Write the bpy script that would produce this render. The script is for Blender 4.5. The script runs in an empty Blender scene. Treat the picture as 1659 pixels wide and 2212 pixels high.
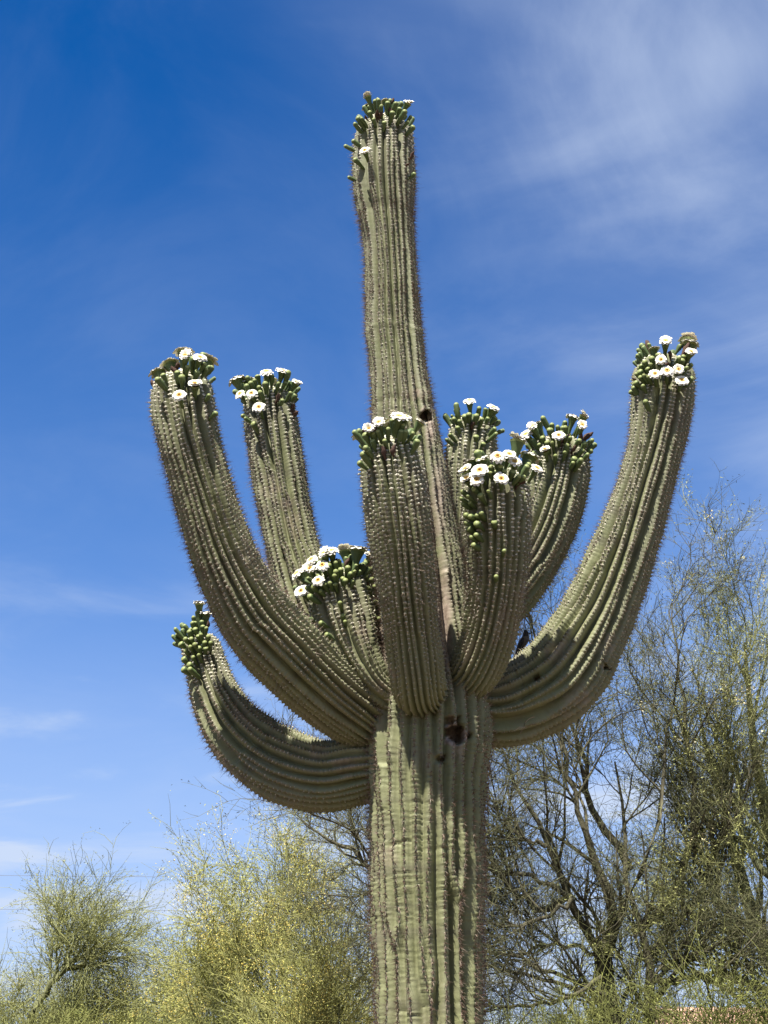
import bpy, math, random
import numpy as np
from mathutils import Vector, Matrix, Quaternion

# ------------------------------------------------------------------ camera, sky, sun, exposure
PITCH = math.radians(21.2)
EYE = np.array([0.0, 0.0, 1.6])
SW, SH, FPX = 1659.0, 2212.0, 3343.7            # survey sheet size and focal length in its units
scene = bpy.context.scene
cam_d = bpy.data.cameras.new('camera')
cam_d.sensor_fit = 'VERTICAL'; cam_d.sensor_height = 24.0
cam_d.lens = 24.0 * FPX / SH
cam_d.clip_start = 0.05; cam_d.clip_end = 5000
cam = bpy.data.objects.new('camera', cam_d)
scene.collection.objects.link(cam)
cam.location = EYE
cam.rotation_euler = (math.pi / 2 + PITCH, 0, 0)
scene.camera = cam

SUN_TO = Vector((-0.22, -0.47, 1.0)).normalized()   # towards the sun
SUN_EL = math.asin(SUN_TO.z)
SUN_AZ = math.atan2(SUN_TO.x, SUN_TO.y)

world = bpy.data.worlds.new('World'); scene.world = world
world.use_nodes = True
wn, wl = world.node_tree.nodes, world.node_tree.links
wn.clear()


def N(nodes, kind, **kw):
    n = nodes.new(kind)
    for k, v in kw.items():
        setattr(n, k, v)
    return n


def build_world():
    out = N(wn, 'ShaderNodeOutputWorld')
    bg = N(wn, 'ShaderNodeBackground'); bg.inputs['Strength'].default_value = 0.05
    sky = N(wn, 'ShaderNodeTexSky', sky_type='NISHITA')
    sky.sun_disc = False
    sky.sun_elevation = SUN_EL; sky.sun_rotation = SUN_AZ
    sky.altitude = 400; sky.air_density = 1.0; sky.dust_density = 0.25; sky.ozone_density = 2.2
    hs = N(wn, 'ShaderNodeHueSaturation')
    hs.inputs['Saturation'].default_value = 1.42; hs.inputs['Value'].default_value = 1.0
    tint = N(wn, 'ShaderNodeMix', data_type='RGBA', blend_type='MULTIPLY'); tint.inputs['Factor'].default_value = 1
    tint.inputs[7].default_value = (1.0, 0.94, 1.06, 1)
    wl.new(sky.outputs[0], tint.inputs[6]); wl.new(tint.outputs[2], hs.inputs['Color'])
    # thin cirrus on a plane high above: coordinates x/z, y/z
    geo = N(wn, 'ShaderNodeTexCoord')
    sep = N(wn, 'ShaderNodeSeparateXYZ'); wl.new(geo.outputs['Generated'], sep.inputs[0])
    zz = N(wn, 'ShaderNodeMath', operation='MAXIMUM'); zz.inputs[1].default_value = 0.03
    za = N(wn, 'ShaderNodeMath', operation='ADD'); za.inputs[1].default_value = 0.12
    wl.new(sep.outputs['Z'], zz.inputs[0]); wl.new(zz.outputs[0], za.inputs[0])
    dx = N(wn, 'ShaderNodeMath', operation='DIVIDE'); dy = N(wn, 'ShaderNodeMath', operation='DIVIDE')
    wl.new(sep.outputs['X'], dx.inputs[0]); wl.new(za.outputs[0], dx.inputs[1])
    wl.new(sep.outputs['Y'], dy.inputs[0]); wl.new(za.outputs[0], dy.inputs[1])
    cmb = N(wn, 'ShaderNodeCombineXYZ')
    wl.new(dx.outputs[0], cmb.inputs[0]); wl.new(dy.outputs[0], cmb.inputs[1])

    def noise(scale, rot, stretch, off, detail, rough, dist, src=None):
        mp = N(wn, 'ShaderNodeMapping')
        mp.inputs['Rotation'].default_value = (0, 0, rot)
        mp.inputs['Scale'].default_value = (stretch[0], stretch[1], 1)
        mp.inputs['Location'].default_value = off
        wl.new((src or cmb).outputs[0], mp.inputs['Vector'])
        nz = N(wn, 'ShaderNodeTexNoise')
        nz.inputs['Scale'].default_value = scale; nz.inputs['Detail'].default_value = detail
        nz.inputs['Roughness'].default_value = rough; nz.inputs['Distortion'].default_value = dist
        wl.new(mp.outputs[0], nz.inputs['Vector'])
        return nz.outputs['Fac']

    def ramp(sock, a, b, hi=1.0, lo=0.0):
        m = N(wn, 'ShaderNodeMapRange'); m.interpolation_type = 'SMOOTHSTEP'
        m.inputs['From Min'].default_value = a; m.inputs['From Max'].default_value = b
        m.inputs['To Min'].default_value = lo; m.inputs['To Max'].default_value = hi
        wl.new(sock, m.inputs['Value'])
        return m.outputs[0]

    def math_(op, a, b):
        m = N(wn, 'ShaderNodeMath', operation=op)
        for i, s in enumerate((a, b)):
            if isinstance(s, (int, float)): m.inputs[i].default_value = s
            else: wl.new(s, m.inputs[i])
        return m.outputs[0]

    # cirrus combed along one wind direction
    p = math_('SUBTRACT', math_('MULTIPLY', dx.outputs[0], 0.85), math_('MULTIPLY', dy.outputs[0], 0.53))
    q = math_('ADD', math_('MULTIPLY', dx.outputs[0], 0.53), math_('MULTIPLY', dy.outputs[0], 0.85))
    comb = N(wn, 'ShaderNodeCombineXYZ'); wl.new(math_('MULTIPLY', p, 0.95), comb.inputs[0]); wl.new(q, comb.inputs[1])
    veil = ramp(noise(1.5, 0, (1, 1), (3.1, 0.60, 0), 3, 0.5, 0.3), 0.36, 0.66)
    wisp = ramp(noise(2.7, 0, (1, 1), (1.30, 4.60, 0), 7, 0.52, 0.6, comb), 0.32, 0.72)
    side = ramp(math_('ADD', dx.outputs[0], math_('MULTIPLY', dy.outputs[0], -0.42)), -0.72, -0.12)
    over = math_('MULTIPLY', side, math_('ADD', math_('MULTIPLY', wisp, 0.72), 0.28))
    over = math_('MULTIPLY', over, math_('ADD', math_('MULTIPLY', veil, 0.6), 0.4))
    low = ramp(noise(1.9, 0.1, (0.8, 1.1), (0.4, 2.6, 0), 7, 0.55, 0.5), 0.48, 0.74)
    lowm = ramp(sep.outputs['Z'], 0.38, 0.18)
    lowc = math_('MULTIPLY', math_('MULTIPLY', low, lowm), 0.9)
    hz = math_('POWER', math_('DIVIDE', math_('SUBTRACT', 0.66, math_('MINIMUM', math_('MAXIMUM', sep.outputs['Z'], 0.0), 0.66)), 0.66), 1.6)
    hmix = N(wn, 'ShaderNodeMix', data_type='RGBA')
    wl.new(math_('MULTIPLY', hz, 0.72), hmix.inputs['Factor'])
    wl.new(hs.outputs[0], hmix.inputs[6]); hmix.inputs[7].default_value = (3.1, 4.75, 8.4, 1)
    thin = ramp(noise(2.2, 0, (1, 1), (5.2, 1.1, 0), 8, 0.6, 0.6, comb), 0.40, 0.74, hi=0.30)
    pale = ramp(sep.outputs['Z'], 0.34, 0.03, hi=0.50)
    fac = math_('ADD', math_('ADD', math_('MULTIPLY', over, 0.66), lowc), math_('MULTIPLY', thin, math_('ADD', math_('MULTIPLY', side, 0.75), 0.25)))
    fac = math_('MINIMUM', math_('ADD', fac, pale), 0.9)
    mix = N(wn, 'ShaderNodeMix', data_type='RGBA')
    wl.new(fac, mix.inputs['Factor'])
    wl.new(hmix.outputs[2], mix.inputs[6])
    mix.inputs[7].default_value = (4.7, 5.5, 7.0, 1)
    wl.new(mix.outputs[2], bg.inputs['Color'])
    wl.new(bg.outputs[0], out.inputs[0])


build_world()
sun_d = bpy.data.lights.new('sun', 'SUN'); sun_d.energy = 5.0; sun_d.angle = math.radians(0.53)
sun_d.color = (1.0, 0.955, 0.89)
sun = bpy.data.objects.new('sun', sun_d); scene.collection.objects.link(sun)
sun.rotation_euler = SUN_TO.to_track_quat('Z', 'Y').to_euler()
sun.location = (-5, -10, 30)
vs = scene.view_settings
vs.view_transform = 'Standard'; vs.look = 'None'; vs.exposure = 1.45; vs.gamma = 1.0
vs.use_curve_mapping = False

# ------------------------------------------------------------------ helpers
COL = scene.collection
rng = np.random.default_rng(11)
FWD = np.array([0, math.cos(PITCH), math.sin(PITCH)])
UPV = np.array([0, -math.sin(PITCH), math.cos(PITCH)])
RGT = np.array([1.0, 0, 0])


def ray(x, y):
    return FWD + RGT * ((x - SW / 2) / FPX) + UPV * ((SH / 2 - y) / FPX)


def at(x, y, Y):
    d = ray(x, y)
    t = Y / d[1]
    return EYE + d * t


def link(name, me, parent=None, loc=None):
    o = bpy.data.objects.new(name, me)
    COL.objects.link(o)
    if parent is not None: o.parent = parent
    if loc is not None: o.location = loc
    return o


def tag(o, label=None, cat=None, group=None, kind=None):
    if label: o['label'] = label
    if cat: o['category'] = cat
    if group: o['group'] = group
    if kind: o['kind'] = kind
    return o


def mesh(name, verts, faces, mats, smooth=True, attrs=None, midx=None):
    """verts (n,3); faces: list of int arrays, each (m,3) or (m,4)"""
    verts = np.asarray(verts, np.float32)
    me = bpy.data.meshes.new(name)
    me.vertices.add(len(verts)); me.vertices.foreach_set('co', verts.ravel())
    fl = [np.asarray(f, np.int32) for f in faces if len(f)]
    loops = np.concatenate([f.ravel() for f in fl])
    tot = np.concatenate([np.full(len(f), f.shape[1], np.int32) for f in fl])
    st = np.concatenate([[0], np.cumsum(tot)[:-1]]).astype(np.int32)
    me.loops.add(len(loops)); me.loops.foreach_set('vertex_index', loops)
    me.polygons.add(len(tot)); me.polygons.foreach_set('loop_start', st); me.polygons.foreach_set('loop_total', tot)
    me.polygons.foreach_set('use_smooth', np.full(len(tot), smooth, bool))
    if midx is not None: me.polygons.foreach_set('material_index', np.asarray(midx, np.int32))
    for m in (mats if isinstance(mats, (list, tuple)) else [mats]): me.materials.append(m)
    for k, v in (attrs or {}).items():
        a = me.attributes.new(k, 'FLOAT', 'POINT'); a.data.foreach_set('value', np.asarray(v, np.float32).ravel())
    me.update(); me.validate()
    return me


def smoothstep(a, b, x):
    t = np.clip((x - a) / (b - a), 0, 1)
    return t * t * (3 - 2 * t)


class Mat:
    """small wrapper to write node materials"""
    def __init__(s, name, rough=0.7, spec=0.3):
        s.m = bpy.data.materials.new(name); s.m.use_nodes = True
        s.n, s.l = s.m.node_tree.nodes, s.m.node_tree.links
        s.b = s.n['Principled BSDF']
        s.b.inputs['Roughness'].default_value = rough
        s.b.inputs['Specular IOR Level'].default_value = spec

    def attr(s, name):
        a = s.n.new('ShaderNodeAttribute'); a.attribute_name = name
        return a.outputs['Fac']

    def noise(s, scale, detail=4, rough=0.55, coord='Object', stretch=None):
        t = s.n.new('ShaderNodeTexCoord'); z = s.n.new('ShaderNodeTexNoise')
        z.inputs['Scale'].default_value = scale; z.inputs['Detail'].default_value = detail
        z.inputs['Roughness'].default_value = rough
        if stretch:
            mp = s.n.new('ShaderNodeMapping'); mp.inputs['Scale'].default_value = stretch
            s.l.new(t.outputs[coord], mp.inputs[0]); s.l.new(mp.outputs[0], z.inputs['Vector'])
        else:
            s.l.new(t.outputs[coord], z.inputs['Vector'])
        return z.outputs['Fac']

    def rng(s, sock, a, b, lo=0.0, hi=1.0):
        m = s.n.new('ShaderNodeMapRange')
        m.inputs['From Min'].default_value = a; m.inputs['From Max'].default_value = b
        m.inputs['To Min'].default_value = lo; m.inputs['To Max'].default_value = hi
        s.l.new(sock, m.inputs[0]); return m.outputs[0]

    def math(s, op, a, b=0.0):
        m = s.n.new('ShaderNodeMath'); m.operation = op
        for i, q in enumerate((a, b)):
            if isinstance(q, (int, float)): m.inputs[i].default_value = q
            else: s.l.new(q, m.inputs[i])
        return m.outputs[0]

    def mix(s, f, a, b):
        m = s.n.new('ShaderNodeMix'); m.data_type = 'RGBA'
        if isinstance(f, (int, float)): m.inputs['Factor'].default_value = f
        else: s.l.new(f, m.inputs['Factor'])
        for i, q in ((6, a), (7, b)):
            if isinstance(q, tuple): m.inputs[i].default_value = (*q, 1)
            else: s.l.new(q, m.inputs[i])
        return m.outputs[2]

    def color(s, c):
        if isinstance(c, tuple): s.b.inputs['Base Color'].default_value = (*c, 1)
        else: s.l.new(c, s.b.inputs['Base Color'])
        return s

    def bump(s, sock, strength=0.3, dist=0.004):
        b = s.n.new('ShaderNodeBump'); b.inputs['Strength'].default_value = strength
        b.inputs['Distance'].default_value = dist
        s.l.new(sock, b.inputs['Height']); s.l.new(b.outputs[0], s.b.inputs['Normal'])
        return s


# ------------------------------------------------------------------ materials
def mk_skin():
    m = Mat('cactus_skin', 0.62, 0.25)
    green = m.mix(m.rng(m.noise(7, 5), 0.32, 0.68), (0.120, 0.131, 0.064), (0.180, 0.187, 0.095))
    green = m.mix(m.rng(m.noise(2.1, 3), 0.35, 0.7), green, (0.166, 0.170, 0.098))
    green = m.mix(m.math('MULTIPLY', m.attr('age'), 0.5), green, (0.212, 0.214, 0.072))
    shoulder = m.math('MULTIPLY', m.rng(m.attr('crest'), 0.30, 0.85), m.math('MULTIPLY', m.attr('spiny'), m.rng(m.noise(14, 4), 0.3, 0.7, 0.08, 0.42)))
    green = m.mix(shoulder, green, (0.158, 0.142, 0.098))
    # corky crests where the areoles run together
    cork = m.mix(m.rng(m.noise(55, 3), 0.35, 0.65), (0.095, 0.075, 0.055), (0.24, 0.205, 0.15))
    f = m.math('MULTIPLY', m.rng(m.attr('crest'), 0.86, 0.99), m.rng(m.noise(24, 4), 0.30, 0.62, 0.15, 0.85))
    c = m.mix(f, green, cork)
    band = m.n.new('ShaderNodeTexNoise'); band.noise_dimensions = '1D'
    band.inputs['Scale'].default_value = 9.0; band.inputs['Detail'].default_value = 5
    m.l.new(m.math('ADD', m.attr('run'), m.math('MULTIPLY', m.noise(6, 3), 0.05)), band.inputs['W'])
    c = m.mix(m.rng(band.outputs['Fac'], 0.50, 0.72, 0.0, 0.45), c, (0.098, 0.088, 0.060))      # growth bands
    wf = m.math('MULTIPLY', m.rng(m.noise(3.2, 7, 0.65), 0.50, 0.68, 0.0, 0.55), m.rng(m.noise(45, 3), 0.3, 0.6, 0.4, 1.0))
    c = m.mix(wf, c, (0.150, 0.128, 0.095))                                                       # dusty weathering
    scar_and_lit = m.mix(m.rng(m.noise(30, 4), 0.3, 0.7), (0.15, 0.112, 0.082), (0.34, 0.275, 0.21))
    sf = m.rng(m.math('ADD', m.attr('scar_and_lit'), m.math('MULTIPLY', m.noise(18, 4), 0.5)), 0.42, 0.72)
    c = m.mix(sf, c, scar_and_lit)
    m.color(c)
    m.bump(m.math('ADD', m.noise(120, 3), m.math('MULTIPLY', m.noise(35, 3), 1.5)), 0.35, 0.003)
    return m.m


def mk_dead():
    m = Mat('dead_cactus_tissue', 0.85, 0.1)
    m.color(m.mix(m.rng(m.noise(22, 5), 0.3, 0.7), (0.055, 0.035, 0.028), (0.20, 0.14, 0.10)))
    m.bump(m.noise(60, 4), 0.6, 0.006)
    return m.m


def mk_spine():
    m = Mat('cactus_spine', 0.55, 0.3)
    m.color(m.mix(m.attr('tone'), (0.105, 0.056, 0.036), (0.38, 0.32, 0.24)))
    return m.m


def mk_areole():
    m = Mat('areole_felt', 0.9, 0.05)
    m.color(m.mix(m.attr('tone'), (0.17, 0.145, 0.10), (0.68, 0.645, 0.50)))
    return m.m


def plain(name, a, b, scale, rough=0.7, spec=0.25, bump=None):
    m = Mat(name, rough, spec)
    m.color(m.mix(m.rng(m.noise(scale, 4), 0.3, 0.7), a, b))
    if bump: m.bump(m.noise(scale * 2.5, 4), bump[0], bump[1])
    return m.m


def mk_tint(name, a, b, rough=0.7, trans=0.0, jitter=0.0):
    m = Mat(name, rough, 0.2)
    m.color(m.mix(m.attr('tone'), a, b))
    return m.m


SKIN, DEAD, SPINE, AREOLE = mk_skin(), mk_dead(), mk_spine(), mk_areole()
TUBE = plain('flower_tube_green', (0.055, 0.085, 0.030), (0.105, 0.140, 0.050), 60, 0.55)
TIP = plain('bud_tip_green', (0.17, 0.205, 0.068), (0.26, 0.285, 0.105), 80, 0.5)
PETAL = plain('waxy_white_petal', (0.66, 0.63, 0.51), (0.72, 0.69, 0.58), 30, 0.5)
STAMEN = plain('stamen_cream_yellow', (0.50, 0.34, 0.09), (0.62, 0.47, 0.18), 220, 0.8)
THROAT = plain('flower_throat_orange', (0.36, 0.15, 0.03), (0.46, 0.23, 0.06), 220, 0.8)
HUSK = plain('withered_flower', (0.035, 0.022, 0.018), (0.12, 0.075, 0.055), 60, 0.9, 0.1)
STRAW = mk_tint('dry_straw', (0.129, 0.084, 0.053), (0.380, 0.304, 0.198))
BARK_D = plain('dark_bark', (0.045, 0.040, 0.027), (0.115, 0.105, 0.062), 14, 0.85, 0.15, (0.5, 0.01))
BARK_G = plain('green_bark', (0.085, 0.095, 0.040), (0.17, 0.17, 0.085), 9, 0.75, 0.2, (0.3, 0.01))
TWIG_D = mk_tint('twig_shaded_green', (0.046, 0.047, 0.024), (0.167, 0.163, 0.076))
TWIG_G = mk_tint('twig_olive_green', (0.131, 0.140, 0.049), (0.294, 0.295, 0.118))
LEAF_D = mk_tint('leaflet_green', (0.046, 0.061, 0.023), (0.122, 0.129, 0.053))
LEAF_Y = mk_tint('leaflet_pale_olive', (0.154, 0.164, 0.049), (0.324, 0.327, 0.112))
TWIG_M = mk_tint('twig_mid_olive', (0.096, 0.106, 0.028), (0.213, 0.219, 0.065))
LEAF_M = mk_tint('leaflet_mid_olive', (0.111, 0.129, 0.032), (0.229, 0.243, 0.063))
TWIG_L = mk_tint('twig_yellow_green', (0.165, 0.170, 0.052), (0.329, 0.322, 0.119))
LEAF_L = mk_tint('leaflet_yellow_green', (0.219, 0.226, 0.049), (0.376, 0.367, 0.105))
BLOOM = mk_tint('palo_verde_blossom', (0.471, 0.357, 0.068), (0.570, 0.486, 0.167))
BLOOM_P = mk_tint('faded_blossom', (0.418, 0.357, 0.167), (0.502, 0.456, 0.289))

# ------------------------------------------------------------------ ground and hills
Y0 = 8.4


def ground():
    n = 90
    lin = np.linspace(-1, 1, n)
    g = np.sign(lin) * np.abs(lin) ** 2.4 * 900
    X, Y = np.meshgrid(g, g)
    Z = 0.05 * np.sin(X * 0.31 + 1) * np.cos(Y * 0.27) + 0.03 * np.sin(X * 0.9 + Y * 0.7)
    Z *= np.clip(np.hypot(X, Y) / 15, 0, 1)
    v = np.stack([X, Y, Z], -1).reshape(-1, 3)
    i = np.arange(n * n).reshape(n, n)
    f = np.stack([i[:-1, :-1], i[:-1, 1:], i[1:, 1:], i[1:, :-1]], -1).reshape(-1, 4)
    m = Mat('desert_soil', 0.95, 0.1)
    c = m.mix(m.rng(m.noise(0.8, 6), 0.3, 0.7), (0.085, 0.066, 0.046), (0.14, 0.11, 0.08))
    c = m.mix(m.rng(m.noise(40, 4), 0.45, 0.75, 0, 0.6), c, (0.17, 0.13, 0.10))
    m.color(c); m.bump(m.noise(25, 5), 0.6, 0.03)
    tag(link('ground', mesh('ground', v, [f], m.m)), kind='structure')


def hills():
    nx, ny = 90, 14
    xs = np.linspace(-700, 300, nx); ys = np.linspace(560, 860, ny)
    X, Y = np.meshgrid(xs, ys)
    u = (Y - 560) / 300
    prof = np.sin(np.pi * np.clip(u, 0, 1)) ** 0.8
    H = 26 + 14 * np.sin(X * 0.011 + 0.6) + 7 * np.sin(X * 0.037 + 2) + 3 * np.sin(X * 0.11)
    H *= smoothstep(-30, -190, X) * 0.85 + 0.15
    Z = prof * H * 1.05 - 1 + prof * 2 * np.sin(Y * 0.1 + X * 0.07)
    v = np.stack([X, Y, Z], -1).reshape(-1, 3)
    i = np.arange(nx * ny).reshape(ny, nx)
    f = np.stack([i[:-1, :-1], i[:-1, 1:], i[1:, 1:], i[1:, :-1]], -1).reshape(-1, 4)
    m = Mat('hill_scrub', 0.95, 0.05)
    c = m.mix(m.rng(m.noise(0.02, 5), 0.35, 0.65), (0.27, 0.21, 0.17), (0.20, 0.18, 0.12))
    c = m.mix(m.rng(m.noise(0.25, 3), 0.55, 0.62, 0, 0.8), c, (0.09, 0.095, 0.055))
    m.color(c)
    tag(link('hills', mesh('hills', v, [f], m.m)), kind='structure')


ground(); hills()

# ------------------------------------------------------------------ saguaro
BASE = np.array([at(928, 2200, Y0)[0], Y0, 0.0])
cactus = link('saguaro_cactus', None, loc=BASE)
tag(cactus, 'giant many-armed saguaro cactus crowned with white flowers', 'cactus')


def catmull(P, n=24):
    """centripetal-ish dense sampling of rows of P"""
    P = np.asarray(P, float)
    Q = np.vstack([2 * P[0] - P[1], P, 2 * P[-1] - P[-2]])
    out = []
    for i in range(1, len(Q) - 2):
        p0, p1, p2, p3 = Q[i - 1:i + 3]
        t = np.linspace(0, 1, n, endpoint=False)[:, None]
        out.append(0.5 * ((2 * p1) + (-p0 + p2) * t + (2 * p0 - 5 * p1 + 4 * p2 - p3) * t ** 2 + (-p0 + 3 * p1 - 3 * p2 + p3) * t ** 3))
    out.append(P[-1:])
    return np.vstack(out)


class Stem:
    pass


def stem(name, ctrl, nrib, seed, dome=0.85, depth=0.2, ds=0.0085, holes=(), old=None, kinks=3, spine_k=1.0,
         skin=None, merges=(), label=None, spines=True, wrinkle=0.3, rings=(), coarse=0, cork=()):
    r = np.random.default_rng(seed)
    rows = []
    for c in ctrl:
        if c[0] == 'w':
            rows.append([*c[1:4], c[4]])
        else:
            x, y, hw, dY = c
            p = at(x, y, Y0 + dY)
            rows.append([*p, hw * float(np.dot(p - EYE, FWD)) / FPX])
    D = catmull(rows)
    seg = np.linalg.norm(np.diff(D[:, :3], axis=0), axis=1)
    L = np.concatenate([[0], np.cumsum(seg)])
    total = L[-1]
    s_main = np.arange(0, total, ds)
    if coarse: s_main = np.concatenate([np.arange(0, coarse, 0.03), np.arange(coarse, total, ds)])
    Rend = D[-1, 3]
    tdir = D[-1, :3] - D[-4, :3]; tdir /= np.linalg.norm(tdir)
    u = np.linspace(0, 1, 22)[1:]
    hd = dome * Rend
    s_d = hd * np.sin(u * np.pi / 2)
    C = np.stack([np.interp(s_main, L, D[:, k]) for k in range(3)], 1)
    Rm = np.interp(s_main, L, D[:, 3])
    C = np.vstack([C, D[-1, :3] + tdir * s_d[:, None]])
    Rr = np.concatenate([Rm, Rend * np.cos(u * np.pi / 2)])
    S = np.concatenate([s_main, total + s_d])
    Slen = S[-1]
    # smooth axis
    T = np.gradient(C, axis=0); T /= np.linalg.norm(T, axis=1)[:, None]
    for _ in range(6):
        T[1:-1] = (T[:-2] + 2 * T[1:-1] + T[2:]) / 4
    T /= np.linalg.norm(T, axis=1)[:, None]
    m = len(C)
    Nn = np.zeros((m, 3))
    a = np.array([0, -1.0, 0.15]); a -= T[0] * a.dot(T[0]); Nn[0] = a / np.linalg.norm(a)
    for i in range(1, m):
        v = Nn[i - 1] - T[i] * Nn[i - 1].dot(T[i]); Nn[i] = v / np.linalg.norm(v)
    B = np.cross(T, Nn)
    # rib directions wander along the stem
    k = np.arange(nrib)
    sp = 2 * np.pi / nrib
    phi = k[None] * sp + sp * 0.16 * r.standard_normal(nrib)[None] * np.ones((m, 1))
    for q in range(3):
        phi = phi + sp * 0.11 * np.sin(S[:, None] * r.uniform(1.5, 6, nrib)[None] + r.uniform(0, 6.28, nrib)[None])
    phi = phi + 0.10 * np.sin(S * 1.3 + seed)[:, None]
    amp = np.ones((m, nrib))
    for (kk, s0, up) in merges:             # rib kk joins rib kk+1 below (or above) s0
        w = smoothstep(s0 + 0.10, s0 - 0.10, S) if not up else smoothstep(s0 - 0.10, s0 + 0.10, S)
        k2 = (kk + 1) % nrib
        d = ((phi[:, k2] - phi[:, kk] + np.pi) % (2 * np.pi)) - np.pi
        phi[:, kk] += d * 0.5 * w; phi[:, k2] -= d * 0.5 * w
    for q in range(kinks):                  # ribs that jog sideways at an old growth line
        s0 = r.uniform(0.25, 0.8) * Slen; ks = r.integers(0, nrib, 5)
        phi[:, ks] += sp * r.uniform(-0.35, 0.35, 5)[None] * smoothstep(s0 - 0.012, s0 + 0.012, S)[:, None]
    nv = nrib * 6
    th = np.arange(nv) * 2 * np.pi / nv
    # nearest rib
    best = np.full((m, nv), 9.0); second = np.full((m, nv), 9.0); bk = np.zeros((m, nv), int)
    for j in range(nrib):
        d = np.abs(((th[None] - phi[:, j:j + 1] + np.pi) % (2 * np.pi)) - np.pi)
        nb = d < best
        second = np.where(nb, best, np.minimum(second, d))
        bk = np.where(nb, j, bk); best = np.where(nb, d, best)
    t = best / np.maximum((best + second) * 0.5, 1e-3)         # 0 at the crest, 1 at the groove
    width = (best + second) / sp                                # rib spacing here relative to the mean
    bumpf = 1 - t ** 2.5
    dep = depth * np.clip(width, 0.25, 1.25)
    dep = dep * np.interp(S, [0, Slen - 0.32, Slen - 0.1, Slen], [1, 1, 1.3, 1.1])[:, None]
    oldf = np.zeros(m) if old is None else smoothstep(old[0], old[1], C[:, 2])
    dep = dep * (1 - oldf[:, None] * (0.12 + 0.45 * smoothstep(0.45, -0.35, np.sin(th)))[None])
    R2 = Rr[:, None] * (1 - dep * (1 - bumpf))
    # low unevenness, swellings and pinches
    R2 *= 1 + 0.018 * np.sin(S * 7.3 + seed)[:, None] + 0.015 * np.sin(S[:, None] * 5.1 + 2 * th[None] + seed * 2) \
        + 0.008 * np.sin(S[:, None] * 13 - 3 * th[None] + seed)
    R2 *= 1 + 0.018 * np.sin(S[:, None] * 21 + (bk * 7.7) % 6.28) * (1 - t)
    for q in range(kinks + 2):
        s0 = r.uniform(0.12, 0.85) * Slen; k0 = r.integers(0, nrib)
        on = ((np.arange(nrib) - k0) % nrib < r.integers(2, 6)) * r.uniform(0.3, 1, nrib)
        sj = s0 + np.cumsum(r.normal(0, 0.012, nrib))
        R2 *= 1 - 0.04 * np.exp(-((S[:, None] - sj[bk]) / 0.009) ** 2) * on[bk]
    for (s0, w0, dr) in rings:              # waists left by dry years
        R2 *= 1 + dr * np.exp(-((S[:, None] - s0 * Slen + 0.02 * np.sin(2 * th)[None]) / w0) ** 2)
    pitch_a = 0.0235
    ph = r.uniform(0, 1, nrib)
    fr = (S[:, None] / pitch_a + ph[bk])
    ar = np.cos(2 * np.pi * fr)
    ar = np.cos(2 * np.pi * fr + 0.55 * np.sin(2 * np.pi * fr))
    R2 += 0.0074 * (1 - 0.6 * oldf)[:, None] * ar * np.clip(1 - t * 1.05, 0, 1) * (Rr[:, None] / Rr.max())
    wr = np.sin(2 * np.pi * (S[:, None] / 0.025 + ph[bk] + 0.35 * np.sin(S[:, None] * 9 + bk * 1.7)) + 1.3 * np.sin(S * 37)[:, None])
    bend = smoothstep(0.55, 0.15, S / Slen) * (nrib < 30)
    wst = (wrinkle + 0.9 * oldf + 0.45 * bend)[:, None] * (0.35 + 0.65 * np.sin(S[:, None] * 3.1 + bk * 2.3) ** 2)
    R2 -= 0.0105 * wst * np.clip(wr, -0.2, 1) ** 2 * (1 - 0.55 * t)
    pos = C[:, None, :] + R2[:, :, None] * (np.cos(th)[None, :, None] * Nn[:, None, :] + np.sin(th)[None, :, None] * B[:, None, :])
    crest = np.clip(1 - t, 0, 1)
    scar_and_lit = np.zeros((m, nv))
    for q in range(6):                      # weathered patches
        s0 = r.uniform(0, 0.8) * Slen; t0 = r.uniform(0, 6.28)
        dth = np.abs((th[None] - t0 + np.pi) % (2 * np.pi) - np.pi)
        scar_and_lit = np.maximum(scar_and_lit, 0.30 * np.exp(-((S[:, None] - s0) / r.uniform(0.04, 0.2)) ** 2 - (dth / 0.5) ** 2))
    for (hx, hy, rx, ry, amt) in cork:  # pale cork patches, plus the trunk's sunlit strip put into the colour
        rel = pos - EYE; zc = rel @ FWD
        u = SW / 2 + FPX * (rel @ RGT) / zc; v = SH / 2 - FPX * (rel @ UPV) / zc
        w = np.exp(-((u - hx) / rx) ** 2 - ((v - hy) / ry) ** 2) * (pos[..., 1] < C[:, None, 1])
        scar_and_lit = np.maximum(scar_and_lit, amt * w)
    for (hx, hy, rad, dp, rim) in holes:    # woodpecker holes and split cavities, hx hy on the survey sheet
        d = ray(hx, hy); d = d / np.linalg.norm(d)
        rel = pos - EYE
        along = rel @ d
        off = np.linalg.norm(rel - along[..., None] * d, axis=-1)
        front = along < (rel.reshape(-1, 3) @ d)[off.ravel() < rad * 2].min() + 0.16 if (off < rad * 2).any() else np.zeros_like(off, bool)
        ang = np.arctan2((rel @ UPV), (rel @ RGT))
        w = smoothstep(rad * 1.12, rad * 0.86, off + 0.16 * rad * np.sin(th[None] * 17 + S[:, None] * 55)) * front
        pos = pos + (w * dp)[..., None] * d
        ridge = np.exp(-((off - rad * 1.3) / (rad * 0.28)) ** 2) * front * (0.5 + 0.5 * np.sin(ang * 0 + th[None] * 9 + S[:, None] * 40))
        pos = pos - (ridge * rad * 0.16)[..., None] * d
        scar_and_lit = np.maximum(scar_and_lit, rim * smoothstep(rad * 1.75, rad * 1.0, off + 0.25 * rad * np.sin(th[None] * 13 + S[:, None] * 70)) * front)
    spiny = (np.interp(S, [0, Slen - 0.45, Slen - 0.15, Slen], [1, 1, 0.25, 0.1]) * (1 - 0.85 * oldf))[:, None] * np.ones((1, nv))
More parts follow.
